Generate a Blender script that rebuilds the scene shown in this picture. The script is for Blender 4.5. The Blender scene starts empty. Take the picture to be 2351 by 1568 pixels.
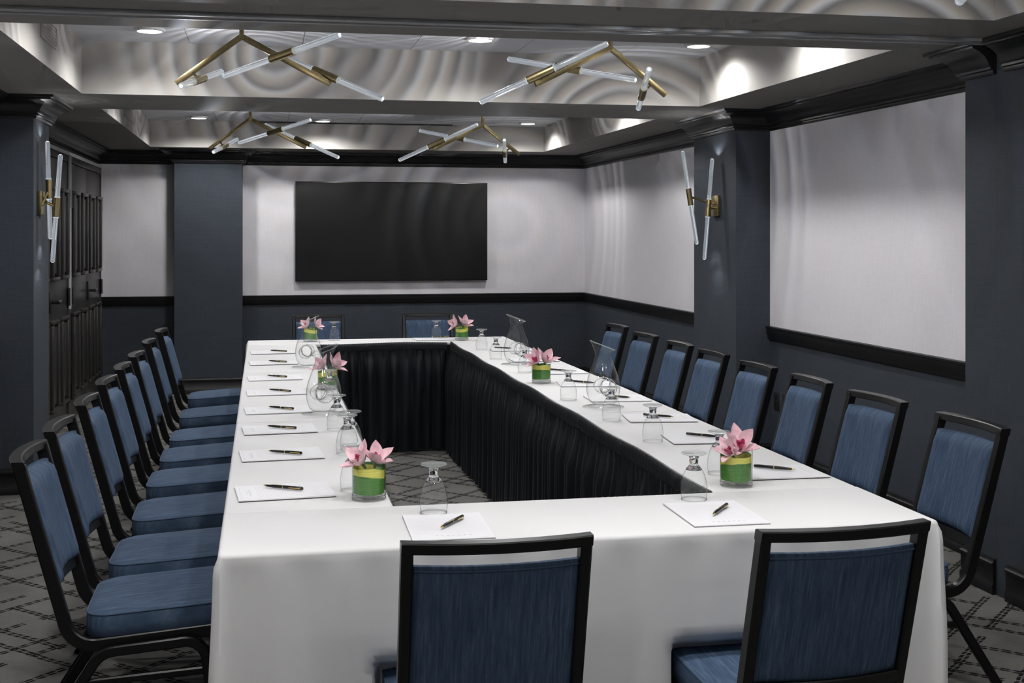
import bpy, bmesh, math, random
from mathutils import Vector, Matrix

random.seed(7)
S = bpy.context.scene
C = S.collection
PI = math.pi
R_ = math.radians

# ------------------------------------------------------------------ camera
F_PX, HORIZON, VPX = 2875.0, 537.0, 603.0
yaw = math.atan((1175.5 - VPX) / F_PX)
cam = bpy.data.cameras.new('camera')
cam.sensor_width = 36.0
cam.lens = F_PX / 2351 * 36.0
cam.shift_y = (HORIZON - 784.0) / 2351.0
cam.clip_start = 0.05
camo = bpy.data.objects.new('camera', cam)
C.objects.link(camo)
camo.location = (0, 0, 1.52)
camo.rotation_euler = (PI / 2, 0, -yaw)
S.camera = camo

# ------------------------------------------------------------------ world, exposure
W = bpy.data.worlds.new('world')
S.world = W
W.use_nodes = True
W.node_tree.nodes['Background'].inputs[0].default_value = (0.5, 0.52, 0.56, 1)
W.node_tree.nodes['Background'].inputs[1].default_value = 0.02
S.view_settings.view_transform = 'Standard'
S.view_settings.look = 'None'
S.view_settings.gamma = 1.0
S.view_settings.use_curve_mapping = False
S.view_settings.exposure = 0.12
S.cycles.use_denoising = True
S.cycles.use_adaptive_sampling = True
S.cycles.adaptive_threshold = 0.08
S.cycles.adaptive_min_samples = 12
S.cycles.max_bounces = 8
S.cycles.diffuse_bounces = 4
S.cycles.glossy_bounces = 3
S.cycles.transmission_bounces = 10
S.cycles.transparent_max_bounces = 16
S.cycles.caustics_reflective = False
S.cycles.caustics_refractive = False
S.cycles.sample_clamp_indirect = 4.0

DOWN_W = 48.0      # each recessed downlight
ROD_W = 17.0        # each end of a chandelier rod
SCONCE_W = 1.6

# ------------------------------------------------------------------ materials
def new_mat(name):
    m = bpy.data.materials.new(name)
    m.use_nodes = True
    nt = m.node_tree
    return m, nt, nt.nodes['Principled BSDF']

def srgb(r, g, b):
    f = lambda c: (c / 255 / 12.92) if c / 255 <= 0.04045 else ((c / 255 + 0.055) / 1.055) ** 2.4
    return (f(r), f(g), f(b), 1)

def N(nt, t, **kw):
    n = nt.nodes.new(t)
    for k, v in kw.items():
        setattr(n, k, v)
    return n

def mth(nt, op, a, b=None, c=None, clamp=False):
    n = nt.nodes.new('ShaderNodeMath')
    n.operation = op
    n.use_clamp = clamp
    for i, v in enumerate((a, b, c)):
        if v is None:
            continue
        if isinstance(v, (int, float)):
            n.inputs[i].default_value = v
        else:
            nt.links.new(v, n.inputs[i])
    return n.outputs[0]

def ramp(nt, fac, stops):
    n = nt.nodes.new('ShaderNodeValToRGB')
    e = n.color_ramp.elements
    while len(e) < len(stops):
        e.new(0.5)
    for el, (p, c) in zip(e, stops):
        el.position = p
        el.color = c
    nt.links.new(fac, n.inputs[0])
    return n.outputs[0]

def coords(nt, kind='Object', scale=(1, 1, 1)):
    tc = nt.nodes.new('ShaderNodeTexCoord')
    mp = nt.nodes.new('ShaderNodeMapping')
    mp.inputs['Scale'].default_value = scale
    nt.links.new(tc.outputs[kind], mp.inputs[0])
    return mp.outputs[0]

def noise(nt, vec, scale, detail=3, rough=0.55):
    n = nt.nodes.new('ShaderNodeTexNoise')
    n.inputs['Scale'].default_value = scale
    n.inputs['Detail'].default_value = detail
    n.inputs['Roughness'].default_value = rough
    nt.links.new(vec, n.inputs['Vector'])
    return n.outputs[0]

def bump(nt, b, height, strength=0.2, dist=0.002):
    n = nt.nodes.new('ShaderNodeBump')
    n.inputs['Strength'].default_value = strength
    n.inputs['Distance'].default_value = dist
    nt.links.new(height, n.inputs['Height'])
    nt.links.new(n.outputs[0], b.inputs['Normal'])

def plain(name, col, rough=0.5, metal=0.0, spec=0.5, var=0.06, nscale=30):
    m, nt, b = new_mat(name)
    v = coords(nt)
    f = noise(nt, v, nscale)
    lo = tuple(c * (1 - var) for c in col[:3]) + (1,)
    hi = tuple(min(1, c * (1 + var)) for c in col[:3]) + (1,)
    nt.links.new(ramp(nt, f, [(0.3, lo), (0.7, hi)]), b.inputs['Base Color'])
    b.inputs['Roughness'].default_value = rough
    b.inputs['Metallic'].default_value = metal
    b.inputs['Specular IOR Level'].default_value = spec
    return m

M = {}

def wallcover(name, lo, hi, horiz, rough=0.75):
    # woven wallcovering: fine threads, mostly along one direction
    m, nt, b = new_mat(name)
    v = coords(nt, 'Object', (6, 6, 420) if horiz else (260, 260, 9))
    f1 = noise(nt, v, 1.0, 4, 0.7)
    v2 = coords(nt, 'Object', (160, 160, 14) if horiz else (14, 14, 260))
    f2 = noise(nt, v2, 1.0, 3, 0.6)
    f = mth(nt, 'MULTIPLY_ADD', f1, 0.65, mth(nt, 'MULTIPLY', f2, 0.35))
    nt.links.new(ramp(nt, f, [(0.3, lo), (0.7, hi)]), b.inputs['Base Color'])
    b.inputs['Roughness'].default_value = rough
    b.inputs['Specular IOR Level'].default_value = 0.25
    bump(nt, b, f, 0.25, 0.001)
    return m

M['linen'] = wallcover('linen_wallcovering', (0.68, 0.665, 0.70, 1), (0.80, 0.785, 0.82, 1), False)
M['slate'] = wallcover('slate_wallcovering', (0.032, 0.039, 0.049, 1), (0.056, 0.067, 0.084, 1), True)
M['black_trim'] = plain('black_gloss_trim', (0.0085, 0.0085, 0.0095, 1), 0.42, spec=0.35, nscale=8)
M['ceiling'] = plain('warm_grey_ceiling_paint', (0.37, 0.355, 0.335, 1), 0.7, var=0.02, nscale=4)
M['taupe'] = plain('taupe_soffit', (0.185, 0.175, 0.162, 1), 0.7, var=0.02, nscale=4)  # soffits and beams, darker than the coffer faces
M['tile'] = plain('ceiling_tile_white', (0.62, 0.63, 0.66, 1), 0.85, var=0.03, nscale=90)
M['joint'] = plain('tile_joint_grey', (0.16, 0.16, 0.16, 1), 0.8)
M['white_paint'] = plain('white_casing_paint', (0.6, 0.6, 0.6, 1), 0.45)
M['door'] = plain('espresso_door_paint', (0.030, 0.028, 0.027, 1), 0.34, var=0.12, nscale=3)
M['alu'] = plain('aluminium', (0.30, 0.31, 0.32, 1), 0.5, 0.3)
M['frame'] = plain('black_powder_coat', (0.0045, 0.0045, 0.005, 1), 0.33, spec=0.32, nscale=200)
M['brass'] = plain('brushed_brass', (0.42, 0.345, 0.18, 1), 0.30, 1.0, var=0.12, nscale=60)
M['black_plastic'] = plain('black_plastic', (0.008, 0.008, 0.009, 1), 0.35)
M['bezel'] = plain('screen_bezel', (0.012, 0.012, 0.012, 1), 0.25)
M['screen'] = plain('dark_screen', (0.002, 0.002, 0.002, 1), 0.38, spec=0.4, var=0.0)
M['pen_black'] = plain('pen_black', (0.008, 0.008, 0.009, 1), 0.2)
M['gold'] = plain('pen_gold', (0.75, 0.55, 0.18, 1), 0.22, 1.0)
M['table_wood'] = plain('table_ply', (0.32, 0.22, 0.13, 1), 0.5, var=0.2, nscale=12)
M['steel'] = plain('table_leg_steel', (0.25, 0.25, 0.26, 1), 0.4, 1.0)
M['magenta'] = plain('orchid_lip_magenta', (0.50, 0.06, 0.16, 1), 0.5, var=0.6, nscale=260)
M['stem_green'] = plain('stem_green', (0.08, 0.16, 0.02, 1), 0.5)
M['outlet'] = plain('dark_outlet', (0.02, 0.02, 0.022, 1), 0.4)
M['piping'] = plain('blue_piping', (0.045, 0.08, 0.14, 1), 0.8)

def fabric_mat():
    m, nt, b = new_mat('blue_heather_fabric')
    v = coords(nt, 'Object', (150, 10, 10))
    f1 = noise(nt, v, 1.0, 4, 0.65)
    v2 = coords(nt, 'Object', (500, 500, 700))
    f2 = noise(nt, v2, 1.0, 2, 0.5)
    f = mth(nt, 'MULTIPLY_ADD', f1, 0.75, mth(nt, 'MULTIPLY', f2, 0.25))
    nt.links.new(ramp(nt, f, [(0.28, (0.022, 0.041, 0.076, 1)), (0.5, (0.054, 0.088, 0.148, 1)), (0.75, (0.118, 0.166, 0.245, 1))]), b.inputs['Base Color'])
    b.inputs['Roughness'].default_value = 0.85
    b.inputs['Specular IOR Level'].default_value = 0.2
    bump(nt, b, f2, 0.3, 0.0015)
    return m
M['fabric'] = fabric_mat()

def cloth_mat(name, col, amp, scale, rough=0.7, sheen=0.15):
    m, nt, b = new_mat(name)
    v = coords(nt, 'Object', (1, 1, 0.35))
    f = noise(nt, v, scale, 3, 0.5)
    v2 = coords(nt, 'Object', (1, 1, 1))
    f2 = noise(nt, v2, 900, 2, 0.5)
    b.inputs['Base Color'].default_value = col
    nt.links.new(ramp(nt, f2, [(0.3, tuple(c * 0.96 for c in col[:3]) + (1,)), (0.7, col)]), b.inputs['Base Color'])
    b.inputs['Roughness'].default_value = rough
    b.inputs['Specular IOR Level'].default_value = 0.3
    b.inputs['Sheen Weight'].default_value = sheen
    bump(nt, b, f, amp, 0.01)
    return m
M['cloth'] = cloth_mat('white_tablecloth', (0.70, 0.70, 0.71, 1), 0.12, 5)
M['skirt'] = cloth_mat('black_skirt_satin', (0.0085, 0.0102, 0.0135, 1), 0.12, 30, 0.42, 0.03)

def carpet_mat():
    # grey carpet with black rope-like lines crossing in two diagonals, uneven spacing
    m, nt, b = new_mat('rope_lattice_carpet')
    tc = nt.nodes.new('ShaderNodeTexCoord')
    sx = nt.nodes.new('ShaderNodeSeparateXYZ')
    nt.links.new(tc.outputs['Object'], sx.inputs[0])
    wv = coords(nt)
    wob = mth(nt, 'MULTIPLY', mth(nt, 'SUBTRACT', noise(nt, wv, 9, 2), 0.5), 0.022)
    x, y = sx.outputs[0], sx.outputs[1]
    u = mth(nt, 'ADD', mth(nt, 'MULTIPLY', mth(nt, 'ADD', x, y), 0.7071), wob)
    w = mth(nt, 'ADD', mth(nt, 'MULTIPLY', mth(nt, 'SUBTRACT', y, x), 0.7071), wob)
    period = 0.56
    total = None
    def family(d, s, offs, seed):
        out = None
        for k, (o, seg) in enumerate(offs):
            t = mth(nt, 'SUBTRACT', d, o)
            fr = mth(nt, 'MULTIPLY', mth(nt, 'SUBTRACT', mth(nt, 'FRACT', mth(nt, 'ADD', mth(nt, 'DIVIDE', t, period), 0.5)), 0.5), period)
            a = mth(nt, 'ABSOLUTE', fr)
            rows = mth(nt, 'LESS_THAN', mth(nt, 'ABSOLUTE', mth(nt, 'SUBTRACT', a, 0.0088)), 0.0062)
            sgn = mth(nt, 'GREATER_THAN', fr, 0.0)
            ph = mth(nt, 'ADD', mth(nt, 'DIVIDE', s, 0.042), mth(nt, 'MULTIPLY', sgn, 0.5))
            ph = mth(nt, 'ADD', ph, mth(nt, 'MULTIPLY', fr, 22.0))
            dash = mth(nt, 'LESS_THAN', mth(nt, 'FRACT', ph), 0.76)
            v = mth(nt, 'MULTIPLY', rows, dash)
            # lines run in stretches: each stops now and then
            cell = mth(nt, 'FRACT', mth(nt, 'ADD', mth(nt, 'DIVIDE', s, period * 2), seed + k * 0.37))
            v = mth(nt, 'MULTIPLY', v, mth(nt, 'LESS_THAN', cell, seg))
            out = v if out is None else mth(nt, 'MAXIMUM', out, v)
        return out
    a = family(u, w, [(0.0, 0.93), (0.105, 0.74), (0.31, 0.90)], 0.13)
    c = family(w, u, [(0.03, 0.92), (0.14, 0.78), (0.37, 0.94)], 0.52)
    line = mth(nt, 'MAXIMUM', a, c)
    g1 = noise(nt, coords(nt, 'Object', (60, 9, 9)), 6.0, 4, 0.7)
    g2 = noise(nt, coords(nt), 5.0, 2, 0.5)
    g = mth(nt, 'MULTIPLY_ADD', g1, 0.7, mth(nt, 'MULTIPLY', g2, 0.3))
    base = ramp(nt, g, [(0.3, (0.125, 0.122, 0.112, 1)), (0.7, (0.215, 0.212, 0.200, 1))])
    mix = nt.nodes.new('ShaderNodeMixRGB')
    nt.links.new(line, mix.inputs[0])
    nt.links.new(base, mix.inputs[1])
    mix.inputs[2].default_value = (0.010, 0.010, 0.010, 1)
    nt.links.new(mix.outputs[0], b.inputs['Base Color'])
    b.inputs['Roughness'].default_value = 0.95
    b.inputs['Specular IOR Level'].default_value = 0.1
    bump(nt, b, noise(nt, coords(nt), 700, 2), 0.4, 0.003)
    return m
M['carpet'] = carpet_mat()

def thin_glass(name, haze=0.02, edge=0.20, tint=(0.995, 0.998, 0.998)):
    # blown glass wall: passes light straight on, reflects by Fresnel, edge tint darkened for grazing absorption and in place of refraction
    m, nt, b = new_mat(name)
    nt.nodes.remove(b)
    out = nt.nodes['Material Output']
    lw = nt.nodes.new('ShaderNodeLayerWeight')
    lw.inputs[0].default_value = 0.5
    fac = lw.outputs['Facing']
    col = ramp(nt, fac, [(0.0, tint + (1,)), (0.62, tuple(c * 0.985 for c in tint) + (1,)), (0.79, tuple(c * 0.84 for c in tint) + (1,)), (0.91, tuple(c * 0.45 for c in tint) + (1,)), (1.0, (edge, edge, edge * 1.03, 1))])
    tr = nt.nodes.new('ShaderNodeBsdfTransparent')
    nt.links.new(col, tr.inputs[0])
    gl = nt.nodes.new('ShaderNodeBsdfGlossy')
    gl.inputs['Roughness'].default_value = 0.02
    refl = mth(nt, 'MULTIPLY_ADD', mth(nt, 'POWER', fac, 4.0), 0.5, 0.035)
    mx = nt.nodes.new('ShaderNodeMixShader')
    nt.links.new(refl, mx.inputs[0])
    nt.links.new(tr.outputs[0], mx.inputs[1])
    nt.links.new(gl.outputs[0], mx.inputs[2])
    # white diffuse mixed in for bright reflections, so glass reads against dark things
    df = nt.nodes.new('ShaderNodeBsdfDiffuse')
    df.inputs[0].default_value = (0.86, 0.92, 0.91, 1)
    m2 = nt.nodes.new('ShaderNodeMixShader')
    m2.inputs[0].default_value = haze
    nt.links.new(mx.outputs[0], m2.inputs[1])
    nt.links.new(df.outputs[0], m2.inputs[2])
    nt.links.new(m2.outputs[0], out.inputs[0])
    return m
M['glass'] = thin_glass('clear_blown_glass', 0.022)
M['foot_glass'] = thin_glass('pressed_glass_foot', 0.13, 0.35)

def solid_glass(name, col, ior=1.5, rough=0.0, emit=None, es=0.0):
    m, nt, b = new_mat(name)
    b.inputs['Base Color'].default_value = col
    b.inputs['Transmission Weight'].default_value = 1.0
    b.inputs['Roughness'].default_value = rough
    b.inputs['IOR'].default_value = ior
    v = coords(nt)
    nt.links.new(ramp(nt, noise(nt, v, 40), [(0.2, tuple(c * 0.98 for c in col[:3]) + (1,)), (0.8, col)]), b.inputs['Base Color'])
    if emit:
        b.inputs['Emission Color'].default_value = emit
        b.inputs['Emission Strength'].default_value = es
    return m
M['thick_glass'] = solid_glass('thick_clear_glass', (0.97, 0.985, 0.98, 1))
M['acrylic'] = solid_glass('lit_acrylic_rod', (0.97, 0.985, 1, 1), 1.49, 0.06, (0.80, 0.90, 1.0, 1), 0.11)
def emis(name, col, st):
    m, nt, b = new_mat(name)
    nt.nodes.remove(b)
    e = nt.nodes.new('ShaderNodeEmission')
    e.inputs[0].default_value = col
    e.inputs[1].default_value = st
    nt.links.new(e.outputs[0], nt.nodes['Material Output'].inputs[0])
    return m
M['lens'] = emis('downlight_lens', (1, 0.96, 0.9, 1), 9.0)
M['rod_end'] = emis('lit_rod_end', (0.92, 0.96, 1, 1), 2.2)

def petal_mat():
    m, nt, b = new_mat('pink_orchid_petal')
    v = coords(nt)
    f = noise(nt, v, 60, 3)
    nt.links.new(ramp(nt, f, [(0.25, (0.74, 0.40, 0.48, 1)), (0.5, (0.86, 0.60, 0.66, 1)), (0.8, (0.92, 0.76, 0.79, 1))]), b.inputs['Base Color'])
    b.inputs['Roughness'].default_value = 0.5
    b.inputs['Subsurface Weight'].default_value = 0.15
    b.inputs['Subsurface Radius'].default_value = (0.01, 0.004, 0.004)
    return m
M['petal'] = petal_mat()

def leaf_mat():
    # variegated leaf: dark green blade with yellow stripes running along it
    m, nt, b = new_mat('variegated_leaf')
    tc = nt.nodes.new('ShaderNodeTexCoord')
    sx = nt.nodes.new('ShaderNodeSeparateXYZ')
    nt.links.new(tc.outputs['Object'], sx.inputs[0])
    x, y, z = sx.outputs
    zz = mth(nt, 'ADD', z, mth(nt, 'MULTIPLY', x, 0.16))
    zz = mth(nt, 'ADD', zz, mth(nt, 'MULTIPLY', mth(nt, 'SUBTRACT', noise(nt, coords(nt, 'Object', (14, 14, 30)), 1.0, 2), 0.5), 0.012))
    nt_stripe = ramp(nt, mth(nt, 'DIVIDE', zz, 0.11), [(0.0, (0, 0, 0, 1)), (0.58, (0, 0, 0, 1)), (0.60, (1, 1, 1, 1)), (0.80, (1, 1, 1, 1)), (0.82, (0, 0, 0, 1)), (0.86, (0, 0, 0, 1))])
    fine = noise(nt, coords(nt, 'Object', (10, 10, 500)), 1.0, 3, 0.7)
    green = ramp(nt, fine, [(0.3, (0.030, 0.130, 0.010, 1)), (0.7, (0.085, 0.270, 0.035, 1))])
    yel = ramp(nt, fine, [(0.3, (0.55, 0.55, 0.06, 1)), (0.7, (0.80, 0.76, 0.16, 1))])
    mix = nt.nodes.new('ShaderNodeMixRGB')
    nt.links.new(nt_stripe, mix.inputs[0])
    nt.links.new(green, mix.inputs[1])
    nt.links.new(yel, mix.inputs[2])
    nt.links.new(mix.outputs[0], b.inputs['Base Color'])
    b.inputs['Roughness'].default_value = 0.35
    return m
M['leaf'] = leaf_mat()

def paper_mat():
    # ruled letter paper: faint lines, a small block of print at one end
    m, nt, b = new_mat('ruled_note_paper')
    tc = nt.nodes.new('ShaderNodeTexCoord')
    sx = nt.nodes.new('ShaderNodeSeparateXYZ')
    nt.links.new(tc.outputs['Object'], sx.inputs[0])
    x, y = sx.outputs[0], sx.outputs[1]
    l = mth(nt, 'LESS_THAN', mth(nt, 'FRACT', mth(nt, 'DIVIDE', y, 0.0072)), 0.10)
    inside = mth(nt, 'MULTIPLY', mth(nt, 'LESS_THAN', mth(nt, 'ABSOLUTE', x), 0.095), mth(nt, 'MULTIPLY', mth(nt, 'GREATER_THAN', y, -0.080), mth(nt, 'LESS_THAN', y, 0.098)))
    lines = mth(nt, 'MULTIPLY', mth(nt, 'MULTIPLY', l, inside), 0.28)
    # small spaced print near the foot of the sheet
    def row(y0, h, half, cw, amt):
        r = mth(nt, 'LESS_THAN', mth(nt, 'ABSOLUTE', mth(nt, 'SUBTRACT', y, y0)), h)
        r = mth(nt, 'MULTIPLY', r, mth(nt, 'LESS_THAN', mth(nt, 'ABSOLUTE', x), half))
        r = mth(nt, 'MULTIPLY', r, mth(nt, 'LESS_THAN', mth(nt, 'FRACT', mth(nt, 'DIVIDE', x, cw)), 0.45))
        return mth(nt, 'MULTIPLY', r, amt)
    p = mth(nt, 'MAXIMUM', row(-0.100, 0.0022, 0.05, 0.014, 0.5), mth(nt, 'MAXIMUM', row(-0.108, 0.0014, 0.03, 0.004, 0.35), row(-0.127, 0.0010, 0.09, 0.003, 0.35)))
    tot = mth(nt, 'MAXIMUM', lines, p)
    mix = nt.nodes.new('ShaderNodeMixRGB')
    nt.links.new(tot, mix.inputs[0])
    mix.inputs[1].default_value = (0.74, 0.74, 0.77, 1)
    mix.inputs[2].default_value = (0.12, 0.12, 0.15, 1)
    nt.links.new(mix.outputs[0], b.inputs['Base Color'])
    b.inputs['Roughness'].default_value = 0.7
    return m
M['paper'] = paper_mat()
M['card'] = plain('pad_backing_card', (0.16, 0.15, 0.14, 1), 0.8)

# ------------------------------------------------------------------ mesh helpers
def obj(name, bm, mat, parent=None, smooth=35, loc=None):
    me = bpy.data.meshes.new(name)
    bmesh.ops.recalc_face_normals(bm, faces=bm.faces) if smooth != 'keep' else None
    bm.to_mesh(me)
    bm.free()
    mats = mat if isinstance(mat, (list, tuple)) else [mat]
    for k in mats:
        me.materials.append(M[k])
    if smooth:
        ang = 35 if smooth == 'keep' else smooth
        me.polygons.foreach_set('use_smooth', [True] * len(me.polygons))
        me.set_sharp_from_angle(angle=R_(ang))
    o = bpy.data.objects.new(name, me)
    C.objects.link(o)
    if parent is not None:
        o.parent = parent
    if loc:
        o.location = loc
    return o

def tag(o, label, cat, group=None):
    o['label'] = label
    o['category'] = cat
    if group:
        o['group'] = group
    return o

def thing(name, label, cat, loc=(0, 0, 0), rz=0.0, group=None):
    o = bpy.data.objects.new(name, None)
    C.objects.link(o)
    o.location = loc
    o.rotation_euler = (0, 0, rz)
    o.empty_display_size = 0.05
    return tag(o, label, cat, group)

def dup(root, loc, rz, label, group=None):
    r = root.copy()
    C.objects.link(r)
    r.location = loc
    r.rotation_euler = (0, 0, rz)
    r['label'] = label
    if group:
        r['group'] = group
    for ch in list(root.children):
        c = ch.copy()
        C.objects.link(c)
        c.parent = r
        for g in list(ch.children):
            d = g.copy()
            C.objects.link(d)
            d.parent = c
    return r

def struct(name, bm, mat, smooth=35):
    o = obj(name, bm, mat, None, smooth)
    o['kind'] = 'structure'
    return o

def nb():
    return bmesh.new()

def box(bm, x0, x1, y0, y1, z0, z1, bev=0.0, seg=2):
    r = bmesh.ops.create_cube(bm, size=1.0)
    vs = r['verts']
    bmesh.ops.scale(bm, vec=(x1 - x0, y1 - y0, z1 - z0), verts=vs)
    bmesh.ops.translate(bm, vec=((x0 + x1) / 2, (y0 + y1) / 2, (z0 + z1) / 2), verts=vs)
    if bev > 0:
        es = list({e for v in vs for e in v.link_edges})
        bmesh.ops.bevel(bm, geom=es, offset=bev, segments=seg, affect='EDGES', profile=0.5)
    return bm

def tube(bm, pts, r, n=12, caps=True):
    pts = [Vector(p) for p in pts]
    rings = []
    for i, p in enumerate(pts):
        if i == 0:
            d = pts[1] - p
        elif i == len(pts) - 1:
            d = p - pts[i - 1]
        else:
            d = (pts[i + 1] - p).normalized() + (p - pts[i - 1]).normalized()
        d.normalize()
        up = Vector((0, 0, 1)) if abs(d.z) < 0.9 else Vector((1, 0, 0))
        a = d.cross(up).normalized()
        b = d.cross(a).normalized()
        rr = r[i] if isinstance(r, (list, tuple)) else r
        rings.append([bm.verts.new(p + a * math.cos(2 * PI * k / n) * rr + b * math.sin(2 * PI * k / n) * rr) for k in range(n)])
    for q, w in zip(rings, rings[1:]):
        for k in range(n):
            bm.faces.new((q[k], q[(k + 1) % n], w[(k + 1) % n], w[k]))
    if caps:
        bm.faces.new(rings[0])
        bm.faces.new(rings[-1])
    return bm

def lathe(bm, prof, n=32, cap0=False, cap1=False, c=(0, 0, 0)):
    rings = []
    for r, z in prof:
        if r < 1e-6:
            rings.append([bm.verts.new((c[0], c[1], c[2] + z))])
        else:
            rings.append([bm.verts.new((c[0] + r * math.cos(2 * PI * k / n), c[1] + r * math.sin(2 * PI * k / n), c[2] + z)) for k in range(n)])
    for q, w in zip(rings, rings[1:]):
        if len(q) == 1 and len(w) == 1:
            continue
        for k in range(n):
            if len(q) == 1:
                bm.faces.new((q[0], w[(k + 1) % n], w[k]))
            elif len(w) == 1:
                bm.faces.new((q[k], q[(k + 1) % n], w[0]))
            else:
                bm.faces.new((q[k], q[(k + 1) % n], w[(k + 1) % n], w[k]))
    if cap0 and len(rings[0]) > 1:
        bm.faces.new(rings[0])
    if cap1 and len(rings[-1]) > 1:
        bm.faces.new(rings[-1])
    return bm

def fillet(pts, rads, n=7):
    # round the corners of a polyline in the y,z plane
    out = [Vector(pts[0])]
    for i in range(1, len(pts) - 1):
        p, a, b = Vector(pts[i]), Vector(pts[i - 1]), Vector(pts[i + 1])
        r = rads[i - 1]
        if r <= 0:
            out.append(p)
            continue
        u, v = (a - p).normalized(), (b - p).normalized()
        ang = u.angle(v)
        t = r / math.tan(ang / 2)
        s, e = p + u * t, p + v * t
        cen = p + (u + v).normalized() * (r / math.sin(ang / 2))
        for k in range(n + 1):
            w = k / n
            q = s.lerp(e, w)
            d = (q - cen)
            out.append(cen + d.normalized() * r)
    out.append(Vector(pts[-1]))
    return out

def sweep_yz(bm, path, x0, x1, depth):
    # flat-sided tube following a path in the y,z plane; x0..x1 wide
    rings = []
    for i, p in enumerate(path):
        if i == 0:
            d = path[1] - p
        elif i == len(path) - 1:
            d = p - path[i - 1]
        else:
            d = (path[i + 1] - p).normalized() + (p - path[i - 1]).normalized()
        d.normalize()
        nrm = Vector((-d.y, d.x))
        h = depth / 2
        c = 0.004
        prof = [(x0 + c, h), (x1 - c, h), (x1, h - c), (x1, -h + c), (x1 - c, -h), (x0 + c, -h), (x0, -h + c), (x0, h - c)]
        rings.append([bm.verts.new((px, p.x + nrm.x * o, p.y + nrm.y * o)) for px, o in prof])
    n = len(rings[0])
    for q, w in zip(rings, rings[1:]):
        for k in range(n):
            bm.faces.new((q[k], q[(k + 1) % n], w[(k + 1) % n], w[k]))
    bm.faces.new(rings[0])
    bm.faces.new(rings[-1])
    return bm

def sweep_plan(bm, path, prof, closed=False):
    # moulding: profile (out, z) along a plan path; out is to the right of travel
    pts = [Vector(p) for p in path]
    n = len(pts)
    rings = []
    for i, p in enumerate(pts):
        prv = pts[i - 1] if (closed or i > 0) else None
        nxt = pts[(i + 1) % n] if (closed or i < n - 1) else None
        if prv is None:
            d = (nxt - p).normalized()
            m = Vector((d.y, -d.x))
        elif nxt is None:
            d = (p - prv).normalized()
            m = Vector((d.y, -d.x))
        else:
            d1, d2 = (p - prv).normalized(), (nxt - p).normalized()
            n1, n2 = Vector((d1.y, -d1.x)), Vector((d2.y, -d2.x))
            m = n1 + n2
            m = m / (1 + n1.dot(n2))
        rings.append([bm.verts.new((p.x + m.x * o, p.y + m.y * o, z)) for o, z in prof])
    k = len(prof)
    pairs = list(zip(rings, rings[1:]))
    if closed:
        pairs.append((rings[-1], rings[0]))
    for q, w in pairs:
        for j in range(k):
            bm.faces.new((q[j], q[(j + 1) % k], w[(j + 1) % k], w[j]))
    if not closed:
        bm.faces.new(rings[0])
        bm.faces.new(rings[-1])
    return bm

# ------------------------------------------------------------------ room shell
XL, XR, YB, YF = -1.56, 3.27, 12.56, -3.2
ZS, ZTOP = 2.325, 2.95
RAIL0, RAIL1 = 0.826, 0.916
CROWN0 = 2.193

struct('floor', box(nb(), XL - 0.1, XR + 0.1, YF - 0.1, YB + 0.1, -0.1, 0.0), 'carpet', 0)

wl = struct('wall_left', box(nb(), XL - 0.1, XL, YF - 0.1, YB + 0.1, 0, ZTOP), 'slate', 0)
wr = struct('wall_right', box(nb(), XR, XR + 0.1, YF - 0.1, YB + 0.1, 0, ZTOP), 'slate', 0)
wb = struct('wall_back', box(nb(), XL, XR, YB, YB + 0.1, 0, ZTOP), 'slate', 0)
wf = struct('wall_front', box(nb(), XL, XR, YF - 0.1, YF, 0, ZTOP), 'slate', 0)
obj('pilaster', box(nb(), XL, -1.314, 7.73, 8.26, 0, ZS), 'slate', wl, 0)
obj('pilaster', box(nb(), 3.03, XR, 7.73, 8.54, 0, ZS), 'slate', wr, 0)
obj('pilaster', box(nb(), 3.03, XR, 4.77, 5.01, 0, ZS), 'slate', wr, 0)
obj('pilaster', box(nb(), 3.03, XR, 4.45, 4.69, 0, ZS), 'slate', wr, 0)
obj('partition_jamb', box(nb(), 3.0303, XR, 4.69, 4.77, 0, ZS), 'slate', wr, 0)
obj('column', box(nb(), -0.822, -0.192, 12.27, YB, 0, ZS), 'slate', wb, 0)
t = 0.004
obj('upper_panel', box(nb(), XR - t, XR, 8.54, YB, RAIL1, CROWN0 + 0.02), 'linen', wr, 0)
obj('upper_panel', box(nb(), XR - t, XR, 5.01, 7.73, RAIL1, CROWN0 + 0.02), 'linen', wr, 0)
obj('upper_panel', box(nb(), XR - t, XR, YF, 4.45, RAIL1, CROWN0 + 0.02), 'linen', wr, 0)
obj('upper_panel', box(nb(), -0.192, XR - t, YB - t, YB, RAIL1, CROWN0 + 0.02), 'linen', wb, 0)
obj('upper_panel', box(nb(), XL, -0.822, YB - t, YB, RAIL1, CROWN0 + 0.02), 'linen', wb, 0)
obj('upper_panel', box(nb(), XL, XL + t, YF, 7.73, RAIL1, CROWN0 + 0.02), 'linen', wl, 0)
obj('upper_panel', box(nb(), XL + t, XR - t, YF, YF + t, RAIL1, CROWN0 + 0.02), 'linen', wf, 0)

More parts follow.
